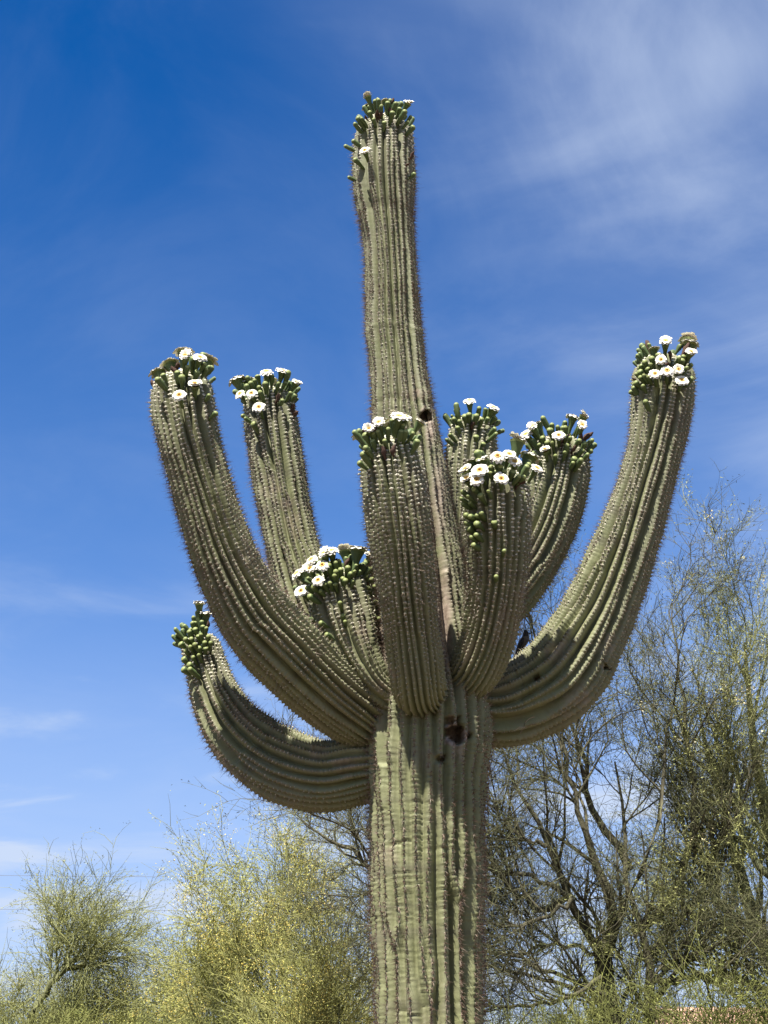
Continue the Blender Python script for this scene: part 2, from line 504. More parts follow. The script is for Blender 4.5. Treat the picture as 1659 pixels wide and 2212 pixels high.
    for (s0, w0, dr) in rings: spiny += (dr < 0) * 0.8 * np.exp(-((S - s0 * Slen) / w0) ** 2)[:, None]
    age = np.interp(S, [0, Slen * 0.5, Slen], [0.7, 0.4, 0.1])[:, None] * np.ones((1, nv))
    age = np.clip(age * (0.4 + 0.6 * np.maximum(oldf, 0.3))[:, None], 0, 1)
    i = np.arange(m * nv).reshape(m, nv)
    f = np.stack([i[:-1], np.roll(i, -1, 1)[:-1], np.roll(i, -1, 1)[1:], i[1:]], -1).reshape(-1, 4)
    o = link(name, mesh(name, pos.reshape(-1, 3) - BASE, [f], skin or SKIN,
                        attrs={'crest': crest, 'scar_and_lit': scar_and_lit, 'age': age, 'spiny': spiny, 'run': np.repeat(S[:, None], nv, 1)}), cactus)
    if label: o['label'] = label
    st = Stem(); st.o = o; st.C = C; st.R = Rr; st.T = T; st.S = S; st.len = Slen; st.name = name; st.Nn = Nn; st.B = B
    if spines:
        areoles(st, phi, pos, R2, th, nrib, ph, pitch_a, oldf, r, spine_k, rings)
    return st


def areoles(st, phi, pos, R2, th, nrib, ph, pitch_a, oldf, r, spine_k, rings=()):
    S, C, Nn, B, T = st.S, st.C, st.Nn, st.B, st.T
    nv = len(th)
    P, Nv, Tv, Bv, Sv, Ov = [], [], [], [], [], []
    for j in range(nrib):
        n0 = int(st.len / pitch_a) + 1
        s = (np.arange(n0) - ph[j]) * pitch_a
        s = s[(s > 0.02) & (s < st.len - 0.004)]
        ii = np.clip(np.searchsorted(S, s), 0, len(S) - 1)
        keep = st.R[ii] > 0.25 * st.R.max() * r.uniform(0.2, 1.0, len(ii))
        ii = ii[keep]
        an = phi[ii, j] % (2 * np.pi)
        vi = np.round(an / (2 * np.pi) * nv).astype(int) % nv
        p = pos[ii, vi]
        i0 = np.clip(ii - 3, 0, len(S) - 1); i1 = np.clip(ii + 3, 0, len(S) - 1)
        tl = pos[i1, vi] - pos[i0, vi]; tl /= np.linalg.norm(tl, axis=1)[:, None] + 1e-9
        rad = np.cos(an)[:, None] * Nn[ii] + np.sin(an)[:, None] * B[ii]
        nn = rad - tl * np.sum(rad * tl, 1)[:, None]; nn /= np.linalg.norm(nn, axis=1)[:, None] + 1e-9
        P.append(p); Nv.append(nn); Tv.append(tl); Sv.append(S[ii]); Ov.append(oldf[ii])
    P = np.vstack(P); Nv = np.vstack(Nv); Tv = np.vstack(Tv); Sv = np.concatenate(Sv); Ov = np.concatenate(Ov)
    Bv = np.cross(Tv, Nv)
    n = len(P)
    tipf = smoothstep(st.len - 0.62, st.len - 0.12, Sv)
    basef = smoothstep(0.52, 0.22, Sv / st.len) if st.name == 'arm' else np.zeros(n)
    # felt pads: squashed octahedra
    a = (0.0066 + 0.0020 * tipf - 0.0018 * Ov - 0.0026 * basef) * r.uniform(0.75, 1.2, n)
    oc = np.array([[1, 0, -.2], [0, 1, -.2], [-1, 0, -.2], [0, -1, -.2], [0, 0, 1.0]])
    V = P[:, None] + a[:, None, None] * (oc[None, :, 0:1] * Bv[:, None] * 1.45 + oc[None, :, 1:2] * Tv[:, None] * 0.72 + oc[None, :, 2:3] * Nv[:, None] * 0.7)
    fo = np.array([[0, 1, 4], [1, 2, 4], [2, 3, 4], [3, 0, 4]])
    F = (np.arange(n)[:, None, None] * 5 + fo[None]).reshape(-1, 3)
    tone = np.clip((0.55 + 0.42 * tipf - 0.30 * Ov - 0.28 * basef) * r.uniform(0.5, 1.3, n), 0, 1)
    o = link('areoles', mesh('areoles', V.reshape(-1, 3) - BASE, [F], AREOLE, attrs={'tone': np.repeat(tone, 5)}), st.o)
    tag(o, kind='stuff')
    # spines
    dense = sum(((dr < 0) * 10 * np.exp(-((Sv - s0 * st.len) / w0) ** 2) for (s0, w0, dr) in rings), np.zeros(n))
    cnt = np.round((8.5 - 4.2 * tipf + 1.5 * Ov + dense) * spine_k * np.where(P[:, 2] < 1.75, 0.3, 1) * (1 - 0.88 * basef)).astype(int)
    idx = np.repeat(np.arange(n), cnt)
    q = len(idx)
    ang = r.uniform(0, 2 * np.pi, q); lean = r.uniform(0.0, 1.0, q) ** 0.8 * 1.35
    d = Nv[idx] * np.cos(lean)[:, None] + (Bv[idx] * np.cos(ang)[:, None] + Tv[idx] * np.sin(ang)[:, None]) * np.sin(lean)[:, None]
    ln = r.uniform(0.013, 0.031, q) * (1 + 0.45 * (np.cos(lean) > 0.8)) * (1 - 0.30 * tipf[idx]) * (1 - 0.4 * basef[idx])
    ln *= np.where(r.uniform(0, 1, q) < 0.05, 1.6, 1.0) * (0.7 + 0.6 * r.uniform(0, 1, n)[idx])
    d[:, 2] -= 0.12
    b = P[idx] + Nv[idx] * 0.001
    w = 0.00085 + 0.0006 * Ov[idx]
    e1 = np.cross(d, Tv[idx] + 0.3 * Bv[idx]); e1 /= np.linalg.norm(e1, axis=1)[:, None] + 1e-9
    e2 = np.cross(d, e1)
    V = np.stack([b + e1 * w[:, None], b - (0.5 * e1 - 0.87 * e2) * w[:, None], b - (0.5 * e1 + 0.87 * e2) * w[:, None], b + d * ln[:, None]], 1)
    fo = np.array([[0, 1, 3], [1, 2, 3], [2, 0, 3]])
    F = (np.arange(q)[:, None, None] * 4 + fo[None]).reshape(-1, 3)
    tone = np.clip(r.uniform(0, 1, q) ** 1.7 * (0.85 + 0.4 * tipf[idx]), 0, 1)
    o = link('spines', mesh('spines', V.reshape(-1, 3) - BASE, [F], SPINE, smooth=False, attrs={'tone': np.repeat(tone, 4)}), st.o)
    tag(o, kind='stuff')


ST = {}
bx = BASE[0]
ST['trunk'] = stem('trunk', [
    ('w', bx - 0.02, Y0, -0.25, 0.25), ('w', bx - 0.015, Y0, 0.5, 0.262), ('w', bx - 0.01, Y0, 1.3, 0.272),
    (929, 2200, 117, 0), (924, 2000, 120, 0), (922, 1800, 127, 0), (924, 1650, 133, 0), (929, 1550, 130, 0),
    (926, 1430, 112, 0), (915, 1300, 99, 0), (903, 1200, 93, 0), (893, 1100, 86, 0), (882, 1000, 78, 0), (871, 900, 71, 0),
    (861, 800, 63, 0), (850, 700, 59, 0), (845, 600, 57, 0), (839, 510, 58, 0), (832, 440, 63, 0), (829, 380, 67, 0),
    (829, 310, 65, 0)], 30, 5, dome=0.98, depth=0.27, ds=0.0095, coarse=1.95, kinks=5, old=(4.1, 3.0), wrinkle=0.25,
    holes=((921, 898, 0.034, 0.20, 0.45), (985, 1586, 0.047, 0.22, 0.55), (974, 1556, 0.026, 0.10, 0.4), (953, 1639, 0.020, 0.09, 0.1)),
    merges=((29, 2.45, False), (2, 2.95, False), (26, 2.7, False), (20, 3.3, True)), rings=((.905, .03, -.04), (.80, .02, .035), (.735, .025, -.045), (.83, .05, -.02)),
    cork=((822, 1440, 16, 130, .62), (958, 1330, 26, 170, .50), (948, 1080, 22, 120, .45), (930, 930, 14, 40, .6), (990, 1622, 22, 35, .36), (900, 850, 40, 20, .35)))  # corky ribs; the first entry paints the sunlit strip down the left edge
ST['A'] = stem('arm', [
    (985, 1530, 70, 0.08), (1060, 1533, 84, 0.13), (1125, 1515, 95, 0.15), (1208, 1463, 96, 0.15), (1280, 1350, 84, 0.14),
    (1328, 1238, 75, 0.12), (1370, 1125, 66, 0.10), (1404, 1015, 62, 0.08), (1421, 940, 62, 0.07), (1431, 870, 66, 0.06),
    (1433, 820, 66, 0.06)], 25, 21, depth=0.33, label='long thick arm sweeping out and up at the far right',
    holes=((1160, 1466, 0.018, 0.06, 0.25), (1308, 1443, 0.017, 0.07, 0.3)))
ST['B'] = stem('arm', [
    (880, 1580, 50, 0.10), (815, 1572, 60, 0.04), (755, 1532, 75, -0.10), (690, 1480, 80, -0.26), (619, 1409, 84, -0.40),
    (556, 1338, 85, -0.50), (510, 1258, 77, -0.58), (476, 1180, 69, -0.64), (450, 1100, 66, -0.69), (427, 1020, 66, -0.73),
    (408, 950, 69, -0.76), (397, 890, 71, -0.77), (394, 858, 68, -0.77)], 28, 33, depth=0.33,
    label='big left arm curving forward and up, few flowers on its side')
ST['C'] = stem('arm', [
    (870, 1540, 55, 0.10), (780, 1480, 66, 0.10), (712, 1400, 68, 0.14), (666, 1300, 64, 0.18), (636, 1200, 60, 0.20),
    (615, 1100, 58, 0.20), (598, 1000, 57, 0.20), (586, 915, 59, 0.20), (582, 885, 58, 0.2)], 26, 45, depth=0.33,
    label='slim upright arm second from the left')
ST['D'] = stem('arm', [
    (870, 1650, 55, 0.0), (780, 1665, 74, 0.08), (705, 1677, 79, 0.12), (628, 1660, 82, 0.15), (557, 1622, 75, 0.17),
    (502, 1568, 65, 0.18), (466, 1505, 55, 0.19), (446, 1445, 48, 0.20), (436, 1405, 44, 0.20)], 24, 57, depth=0.33,
    label='lowest arm at the left, half in shadow, packed with round buds')
ST['E'] = stem('arm', [
    (928, 1440, 40, -0.10), (915, 1482, 54, -0.25), (906, 1488, 60, -0.34), (899, 1440, 62, -0.43), (890, 1370, 62, -0.51),
    (879, 1280, 63, -0.61), (866, 1170, 69, -0.69), (855, 1085, 73, -0.74), (847, 1020, 71, -0.77), (844, 1000, 68, -0.775)],
    29, 69, depth=0.33, label='short thick arm in front of the trunk facing the viewer')
ST['F'] = stem('arm', [
    (970, 1440, 36, 0.0), (1003, 1464, 48, -0.13), (1024, 1450, 56, -0.20), (1050, 1390, 60, -0.28), (1066, 1320, 62, -0.36),
    (1075, 1250, 66, -0.43), (1076, 1180, 72, -0.48), (1074, 1110, 75, -0.52), (1073, 1070, 74, -0.54)], 27, 81, depth=0.33,
    label='arm right of centre, front row, ringed by flowers and dangling buds')
ST['G'] = stem('arm', [
    (950, 1390, 45, 0.08), (1040, 1340, 54, 0.14), (1110, 1270, 60, 0.20), (1158, 1190, 64, 0.23), (1187, 1115, 67, 0.24),
    (1204, 1040, 69, 0.25), (1207, 995, 66, 0.25)], 25, 93, depth=0.33, label='arm behind the front right one with its crown thick with flowers')
ST['H'] = stem('arm', [
    (950, 1360, 45, 0.15), (990, 1290, 46, 0.22), (1006, 1200, 52, 0.27), (1014, 1100, 57, 0.30), (1018, 1000, 58, 0.30),
    (1021, 945, 52, 0.30)], 24, 105, depth=0.24, label='upright arm behind the trunk at its right edge')
ST['J'] = stem('arm', [
    (850, 1510, 40, -0.12), (800, 1468, 48, -0.18), (765, 1405, 57, -0.20), (742, 1340, 66, -0.20), (728, 1285, 66, -0.20)],
    21, 117, depth=0.24, label='stubby arm left of centre below the upright arms, crowded crown')
ST['K'] = stem('arm', [
    (870, 1440, 40, 0.05), (832, 1400, 42, 0.08), (812, 1330, 46, 0.10), (806, 1275, 46, 0.10)], 19, 129, depth=0.23,
    label='small arm hidden between trunk and stubby arm')
ST['I'] = stem('dead_stub', [
    (1040, 1100, 34, 0.50), (1075, 1050, 40, 0.55), (1090, 1010, 40, 0.55)], 14, 141, depth=0.16, dome=0.7, skin=DEAD,
    label='withered brown stub behind the flowers', spine_k=0.35)


# ------------------------------------------------------------------ buds and flowers
def lathe(profile, n, mid, wob=0.0, seed=0):
    """profile rows (z, r, material index of the band above)"""
    r = np.random.default_rng(seed)
    a = np.arange(n) * 2 * np.pi / n
    V = []
    for j, (z, rr, _) in enumerate(profile):
        w = 1 + wob * np.sin(a * 5 + j * 2.1) * (1 if 0 < j < len(profile) - 1 else 0) + wob * r.uniform(-0.5, 0.5, n)
        V.append(np.stack([rr * w * np.cos(a), rr * w * np.sin(a), np.full(n, z)], 1))
    V = np.vstack(V)
    i = np.arange(len(profile) * n).reshape(-1, n)
    F = np.stack([i[:-1], np.roll(i, -1, 1)[:-1], np.roll(i, -1, 1)[1:], i[1:]], -1).reshape(-1, 4)
    M = np.repeat([p[2] for p in profile[:-1]], n)
    return V, F, M


def bud_mesh(seed, head, neck):
    # unit length along z, to be scaled
    pr = [(0, 0.09, 0), (0.12, neck * 0.95, 0), (0.35, neck * 1.05, 0), (0.55, neck * 1.35, 0), (0.70, head * 0.95, 0), (0.82, head, 0),
          (0.90, head * 0.92, 1), (0.955, head * 0.68, 1), (0.988, head * 0.36, 1), (1.0, 0.01, 1)]
    V, F, M = lathe(pr, 10, 0, 0.05, seed)
    V[:, 0] += 0.06 * np.sin(V[:, 2] * 2.5 + seed)
    return mesh('bud', V, [F], [TUBE, TIP], midx=M)


def husk_mesh(seed):
    r = np.random.default_rng(seed)
    pr = [(0, 0.07, 0), (0.2, 0.10, 0), (0.45, 0.14, 0), (0.62, 0.22, 0), (0.78, 0.17, 0), (0.9, 0.10, 0), (1.0, 0.02, 0)]
    V, F, M = lathe(pr, 8, 0, 0.35, seed)
    V[:, 0] += 0.18 * np.sin(V[:, 2] * 4 + seed); V[:, 1] += 0.1 * np.cos(V[:, 2] * 3)
    return mesh('withered_flower', V, [F], HUSK, midx=M)


def flower_mesh(seed, spread, cup=0.0):
    """funnel tube of unit length with a ring of reflexed petals, head radius about 0.44"""
    r = np.random.default_rng(seed)
    pr = [(0, 0.10, 0), (0.15, 0.13, 0), (0.40, 0.15, 0), (0.62, 0.21, 0), (0.80, 0.28, 0), (0.92, 0.34, 1), (0.985, 0.38, 1)]
    V, F, M = lathe(pr, 12, 0, 0.04, seed)
    Vs, Fs, Ms = [V], [F], [M]
    base = len(V)
    for layer, (cnt, z0, R, lift) in enumerate(((10, 0.985, 0.56 * spread, -0.05), (9, 1.0, 0.50 * spread, 0.0))):
        for q in range(cnt):
            a = (q + 0.5 * layer + r.uniform(-0.15, 0.15)) * 2 * np.pi / cnt
            ca, sa = math.cos(a), math.sin(a)
            RR = R * r.uniform(0.88, 1.08); w = 0.150 * r.uniform(0.9, 1.15) * spread
            rows = []
            for (u, ww, zz) in ((0.30, 0.50, 0.0), (0.45, 0.75, 0.02), (0.66, 1.0, 0.03), (0.88, 0.88, 0.015 + lift), (1.0, 0.35, lift - 0.02)):
                for sgn in (-1, 0, 1):
                    lx = RR * u; ly = sgn * w * ww
                    lz = z0 + zz + cup * (u - 0.3) * (0.6 + 0.5 * math.sin(a + seed)) + lift * u * 0.4 + (0.012 if sgn else 0) + r.uniform(-.005, .005)
                    rows.append([lx * ca - ly * sa, lx * sa + ly * ca, lz])
            Vs.append(np.array(rows))
            g = np.arange(15).reshape(5, 3) + base
            Fs.append(np.stack([g[:-1, :-1], g[:-1, 1:], g[1:, 1:], g[1:, :-1]], -1).reshape(-1, 4)); Ms.append(np.full(8, 2))
            base += 15
    # bowl of stamens: rough cup, many short spikes, darker throat
    pr = [(0.86, 0.001, 4), (0.90, 0.06, 4), (1.0, 0.09, 3), (1.045, 0.15, 3), (1.05, 0.21, 3), (0.99, 0.23, 3)]
    V, F, M = lathe(pr, 14, 0, 0.10, seed + 5)
    Vs.append(V); Fs.append(F + base); Ms.append(M); base += len(V)
    for q in range(70):
        a = r.uniform(0, 6.28); rr = r.uniform(0.07, 0.25); h = r.uniform(0.02, 0.06)
        c = np.array([rr * math.cos(a), rr * math.sin(a), 1.025])
        e = 0.016
        Vs.append(np.array([c + [e, 0, 0], c + [-e / 2, e, 0], c + [-e / 2, -e, 0], c + [0, 0, h]]))
        Fs.append(np.array([[0, 1, 3, 3], [1, 2, 3, 3], [2, 0, 3, 3]]) + base); Ms.append(np.full(3, 3)); base += 4
    V = np.vstack(Vs); Fq = np.vstack(Fs); Mq = np.concatenate(Ms)
    tri = Fq[:, 2] == Fq[:, 3]
    return mesh('flower', V, [Fq[~tri], Fq[tri][:, :3]], [TUBE, TIP, PETAL, STAMEN, THROAT], midx=np.concatenate([Mq[~tri], Mq[tri]]))


BUDS = [bud_mesh(s, h, n) for s, (h, n) in enumerate(((0.20, 0.13), (0.215, 0.12), (0.19, 0.15), (0.205, 0.115), (0.18, 0.14)))]
FLOWERS = [flower_mesh(s + 30, sp, (0.0, 0.10, 0.22, -0.06, 0.34, 0.06, 0.16)[s]) for s, sp in enumerate((1.0, 1.08, 0.90, 0.98, 0.84, 1.02, 0.94))]
HUSKS = [husk_mesh(s) for s in range(3)]


def nearest_axis(st, p, smin=0.0):
    d = np.linalg.norm(st.C - p, axis=1) - st.R
    d[st.S < smin] = 9
    i = int(np.argmin(d))
    return i, d[i]


def put_head(st, kind, x, y, h, size, back=False, face=0.0, toward=0.45):
    """a bud or flower whose head shows at survey point x, y, h metres off the arm's skin"""
    d = ray(x, y); d = d / np.linalg.norm(d)
    tip = st.C[-1]
    mid = float(np.dot(tip - EYE, d))
    ts = np.arange(mid - 0.9, mid + 0.9, 0.008)
    P = EYE + d * ts[:, None]
    sel = st.S > st.len - 0.9
    Cq, Rq = st.C[sel], st.R[sel]
    D = (np.linalg.norm(P[:, None] - Cq[None], axis=2) - Rq[None]).min(1)
    hit = np.where(D <= h)[0]
    if len(hit): k = hit[-1] if back else hit[0]
    else: k = int(np.argmin(D))
    p = P[k]
    i, dist = nearest_axis(st, p, st.len - 0.9)
    n = p - st.C[i]; n = n / np.linalg.norm(n)
    i2 = int(np.clip(np.searchsorted(st.S, st.S[i] - 0.55 * size), 0, len(st.S) - 1))
    root = st.C[i2] + n * st.R[i2] * 0.86
    ax = p - root; ln = np.linalg.norm(ax); ax = ax / ln
    if ln > size * 1.7:
        root = p - ax * size * 1.7; ln = size * 1.7
    ln = max(ln, size * 0.8)
    root = p - ax * ln
    if face:
        ax2 = ax * (1 - face) + np.array([-0.12, -0.92, 0.36]) * face
        ax2 /= np.linalg.norm(ax2); root = p - ax2 * ln; ax = ax2
    place(st, kind, root, ax, ln, size)


def place(st, kind, root, ax, ln, size):
    me, nm = {'b': (BUDS, 'bud'), 'f': (FLOWERS, 'flower'), 'w': (HUSKS, 'withered_flower')}[kind]
    o = link(nm, me[int(rng.integers(len(me)))], st.o, loc=root - BASE)
    q = Vector(ax).to_track_quat('Z', 'Y') @ Quaternion((0, 0, 1), rng.uniform(0, 6.28))
    o.rotation_mode = 'QUATERNION'; o.rotation_quaternion = q
    o.scale = (size, size, ln)
    return o


def scatter(st, n, amin, amax, s0, s1, size=0.06, flowers=0.0, husk=0.05):
    """buds over the crown between the angles amin..amax (0 = towards the viewer, 90 = right)"""
    for _ in range(n):
        s = st.len - rng.uniform(s0, s1)
        i = int(np.clip(np.searchsorted(st.S, s), 0, len(st.S) - 1))
        a = math.radians(rng.uniform(amin, amax))
        v = np.array([math.sin(a), -math.cos(a), 0.0]); v -= st.T[i] * v.dot(st.T[i]); v /= np.linalg.norm(v)
        ax = v * rng.uniform(0.55, 1.0) + st.T[i] * rng.uniform(0.35, 1.0) + rng.normal(0, 0.12, 3)
        ax[2] += 0.35; ax /= np.linalg.norm(ax)
        root = st.C[i] + v * st.R[i] * 0.88
        u = rng.uniform()
        kind = 'f' if u < flowers else ('w' if u < flowers + husk else 'b')
        if kind == 'f':
            ax = v * rng.uniform(0.1, 0.5) + st.T[i] + rng.normal(0, 0.1, 3); ax[2] += 0.6; ax /= np.linalg.norm(ax)
        sz = size * rng.uniform(0.6, 1.15) * (1.25 if kind == 'f' else 1)
        place(st, kind, root, ax, sz * rng.uniform(1.0, 1.5), sz)


FS, BS = 0.078, 0.088
# flowers: arm, x, y, height off the skin, face share towards the sun
for arm, lst in {
    'trunk': [(794, 208, .07, 0), (882, 222, .08, 0), (788, 325, .07, .55)],
    'B': [(400, 768, .09, 0), (432, 772, .09, .1), (421, 829, .07, .5), (387, 853, .07, .5)],
    'C': [(575, 802, .08, 0), (611, 800, .08, 0), (518, 850, .06, .55), (543, 849, .07, .6), (559, 879, .08, .65), (641, 826, .08, .1)],
    'D': [(430, 1303, .07, .1), (445, 1323, .05, .2)],
    'E': [(797, 926, .07, .5), (818, 912, .08, .1), (877, 900, .08, .05), (908, 912, .08, .05), (862, 899, .09, 0)],
    'F': [(1008, 1033, .07, .6), (1030, 1036, .08, .65), (1036, 1015, .08, .2), (1083, 1034, .08, .65), (1112, 997, .08, .6), (1160, 1011, .07, .45),
          (1005, 1013, .07, .1), (1075, 985, .10, .05), (1100, 981, .10, .0)],
    'G': [(1136, 938, .07, .4), (1177, 971, .08, .65), (1207, 940, .08, .6), (1258, 918, .08, .55), (1262, 898, .10, .05), (1150, 922, .08, .1)],
    'H': [(1014, 865, .08, 0), (1066, 880, .08, .05)],
    'A': [(1438, 736, .08, 0), (1493, 760, .08, .3), (1428, 777, .08, .55), (1415, 807, .08, .65), (1441, 800, .08, .65), (1466, 798, .07, .5), (1473, 821, .07, .6)],
    'J': [(641, 1238, .06, .4), (650, 1276, .06, .6), (669, 1228, .07, .6), (696, 1220, .07, .55), (687, 1253, .07, .65), (672, 1208, .08, .1), (700, 1195, .09, .05), (716, 1189, .09, 0)],
    'K': [(800, 1200, .08, .05)],
}.items():
    for (x, y, h, fc) in lst:
        put_head(ST[arm], 'f', x, y, h, FS * rng.uniform(0.85, 1.1), face=fc * rng.uniform(0.75, 1.15))
# buds that stand out singly
for arm, lst in {
    'trunk': [(762, 265), (760, 299), (745, 313), (762, 344), (752, 385), (784, 247), (771, 254), (778, 250), (800, 240), (815, 236), (824, 224), (838, 216),
              (852, 218), (862, 232), (875, 238), (889, 250), (892, 268), (884, 262), (828, 262), (896, 329), (884, 352), (897, 371), (808, 255), (846, 240)],
    'B': [(336, 812), (350, 806), (384, 802), (447, 797), (440, 785), (455, 851), (468, 887), (405, 790), (392, 812), (428, 800)],
    'C': [(530, 830), (541, 822), (550, 816), (556, 808), (556, 832), (530, 842), (560, 842), (590, 806), (600, 822), (620, 826), (628, 844), (612, 862),
          (530, 905), (542, 914), (522, 896), (570, 822), (640, 850)],
    'D': [(392, 1418), (398, 1402), (408, 1392), (400, 1380), (412, 1374), (420, 1386), (428, 1398), (425, 1412), (415, 1420), (404, 1430), (436, 1366),
          (438, 1352), (424, 1355), (412, 1358), (420, 1342), (432, 1338), (440, 1330), (412, 1344), (404, 1360), (448, 1356), (452, 1372), (456, 1384), (444, 1398),
          (394, 1440), (410, 1444), (386, 1390), (428, 1370), (450, 1342), (440, 1384), (416, 1330), (428, 1318)],
    'E': [(786, 938), (800, 952), (828, 948), (808, 936), (846, 906), (856, 912), (872, 914), (882, 926), (778, 978), (784, 964), (776, 996), (896, 934), (868, 930),
          (836, 924), (816, 930), (792, 972), (905, 950)],
    'F': [(1073, 996), (1084, 1004), (1072, 1014), (1092, 1012), (1110, 1014), (1140, 1004), (998, 1058), (990, 1072), (1008, 1072), (1020, 1052), (1000, 1088), (1016, 1084),
          (1002, 1108), (1012, 1116), (1028, 1110), (1026, 1126), (1038, 1108), (1068, 1122), (1010, 1140), (1028, 1150), (1014, 1160), (1022, 1172), (1006, 1130), (1072, 1243),
          (1090, 1188), (1040, 1070), (1052, 1062), (1122, 1022), (1136, 1026), (1062, 1006), (1056, 1020)],
    'G': [(1150, 948), (1160, 958), (1172, 942), (1190, 922), (1204, 916), (1225, 922), (1235, 944), (1228, 960), (1246, 962), (1258, 948), (1268, 956), (1283, 948), (1290, 958),
          (1280, 972), (1262, 972), (1244, 986), (1262, 990), (1240, 998), (1202, 984), (1180, 950), (1192, 956), (1152, 974), (1146, 986), (1162, 990), (1188, 928), (1214, 930), (1272, 980), (1220, 976)],
    'H': [(980, 902), (990, 906), (970, 935), (984, 918), (1002, 896), (1012, 888), (1036, 880), (1048, 880), (1056, 900), (1070, 902), (1074, 920), (1072, 934), (1030, 940),
          (1048, 955), (964, 946), (1028, 894), (1042, 900)],
    'A': [(1358, 842), (1364, 828), (1360, 815), (1370, 806), (1378, 798), (1384, 788), (1392, 776), (1402, 772), (1372, 820), (1380, 814), (1390, 806), (1398, 796), (1406, 786),
          (1400, 812), (1368, 834), (1420, 760), (1442, 768), (1452, 760), (1466, 768), (1476, 776), (1496, 782), (1486, 790), (1498, 814), (1392, 864), (1376, 792), (1386, 830), (1480, 766)],
    'J': [(700, 1206), (708, 1216), (722, 1212), (734, 1206), (726, 1230), (720, 1240), (740, 1226), (752, 1220), (756, 1236), (738, 1244), (660, 1264), (684, 1240), (712, 1256),
          (735, 1297), (738, 1328), (744, 1340), (692, 1348), (702, 1371), (654, 1330), (768, 1232), (746, 1252), (764, 1248), (726, 1262), (700, 1262), (676, 1262), (664, 1284), (690, 1276)],
    'K': [(770, 1210), (779, 1222), (788, 1226), (796, 1216), (804, 1222), (790, 1240), (778, 1246), (802, 1246), (768, 1258), (790, 1256), (812, 1236), (808, 1300), (818, 1330), (806, 1328), (760, 1206), (796, 1268), (812, 1264)],
}.items():
    for (x, y) in lst:
        h = rng.uniform(0.035, 0.075)
        dry = rng.uniform() < 0.05
        put_head(ST[arm], 'w' if dry else 'b', x + rng.uniform(-3, 3), y + rng.uniform(-3, 3), h, BS * rng.uniform(0.70, 1.12) * (0.6 if dry else 1))
# more of the crown behind and between
for arm, n, a0, a1, s0, s1, fl in (
    ('trunk', 30, 0, 360, 0.0, 0.09, .12), ('B', 16, 20, 260, 0.0, 0.10, .12), ('C', 22, 40, 320, 0.0, 0.13, .15), ('D', 14, 150, 300, 0.0, 0.08, 0),
    ('E', 22, 30, 330, 0.0, 0.10, .2), ('F', 20, 40, 330, 0.0, 0.11, .2), ('G', 30, 0, 360, 0.0, 0.15, .12), ('H', 18, 40, 320, 0.0, 0.12, .12),
    ('A', 24, 30, 330, 0.0, 0.13, .15), ('J', 24, 40, 330, 0.0, 0.12, .15), ('K', 10, 0, 360, 0.0, 0.10, .1)):
    scatter(ST[arm], int(n * 1.6), a0, a1, s0, s1 * 0.9, size=BS, flowers=fl * 0.7)
for arm, lst in {'B': [(374, 790), (380, 782)], 'C': [(640, 875), (646, 888), (600, 850)], 'trunk': [(822, 240), (846, 232)],
                 'G': [(1206, 926), (1196, 934), (1226, 938), (1216, 944)], 'A': [(1430, 764), (1446, 780)], 'J': [(734, 1212), (730, 1204)], 'E': [(826, 966), (852, 962)],
                 'H': [(1024, 908)], 'F': [(1120, 1030), (1132, 1036)]}.items():
    for (x, y) in lst:
        put_head(ST[arm], 'w', x, y, 0.04, 0.07)


# ------------------------------------------------------------------ strands: vectorised tubes for twigs and straw
def tubes(P, R, sides=3):
    """P (n,k,3), R (n,k) -> verts, quads"""
    n, k, _ = P.shape
    T = np.gradient(P, axis=1); T /= np.linalg.norm(T, axis=2, keepdims=True) + 1e-9
    ref = np.where(np.abs(T[..., 2:3]) > 0.9, np.array([1.0, 0, 0]), np.array([0, 0, 1.0]))
    E1 = np.cross(T, ref); E1 /= np.linalg.norm(E1, axis=2, keepdims=True) + 1e-9
    E2 = np.cross(T, E1)
    a = np.arange(sides) * 2 * np.pi / sides
    V = P[:, :, None] + R[:, :, None, None] * (np.cos(a)[None, None, :, None] * E1[:, :, None] + np.sin(a)[None, None, :, None] * E2[:, :, None])
    i = np.arange(n * k * sides).reshape(n, k, sides)
    F = np.stack([i[:, :-1], np.roll(i, -1, 2)[:, :-1], np.roll(i, -1, 2)[:, 1:], i[:, 1:]], -1).reshape(-1, 4)
    return V.reshape(-1, 3), F


def unit(v):
    return v / (np.linalg.norm(v, axis=-1, keepdims=True) + 1e-9)


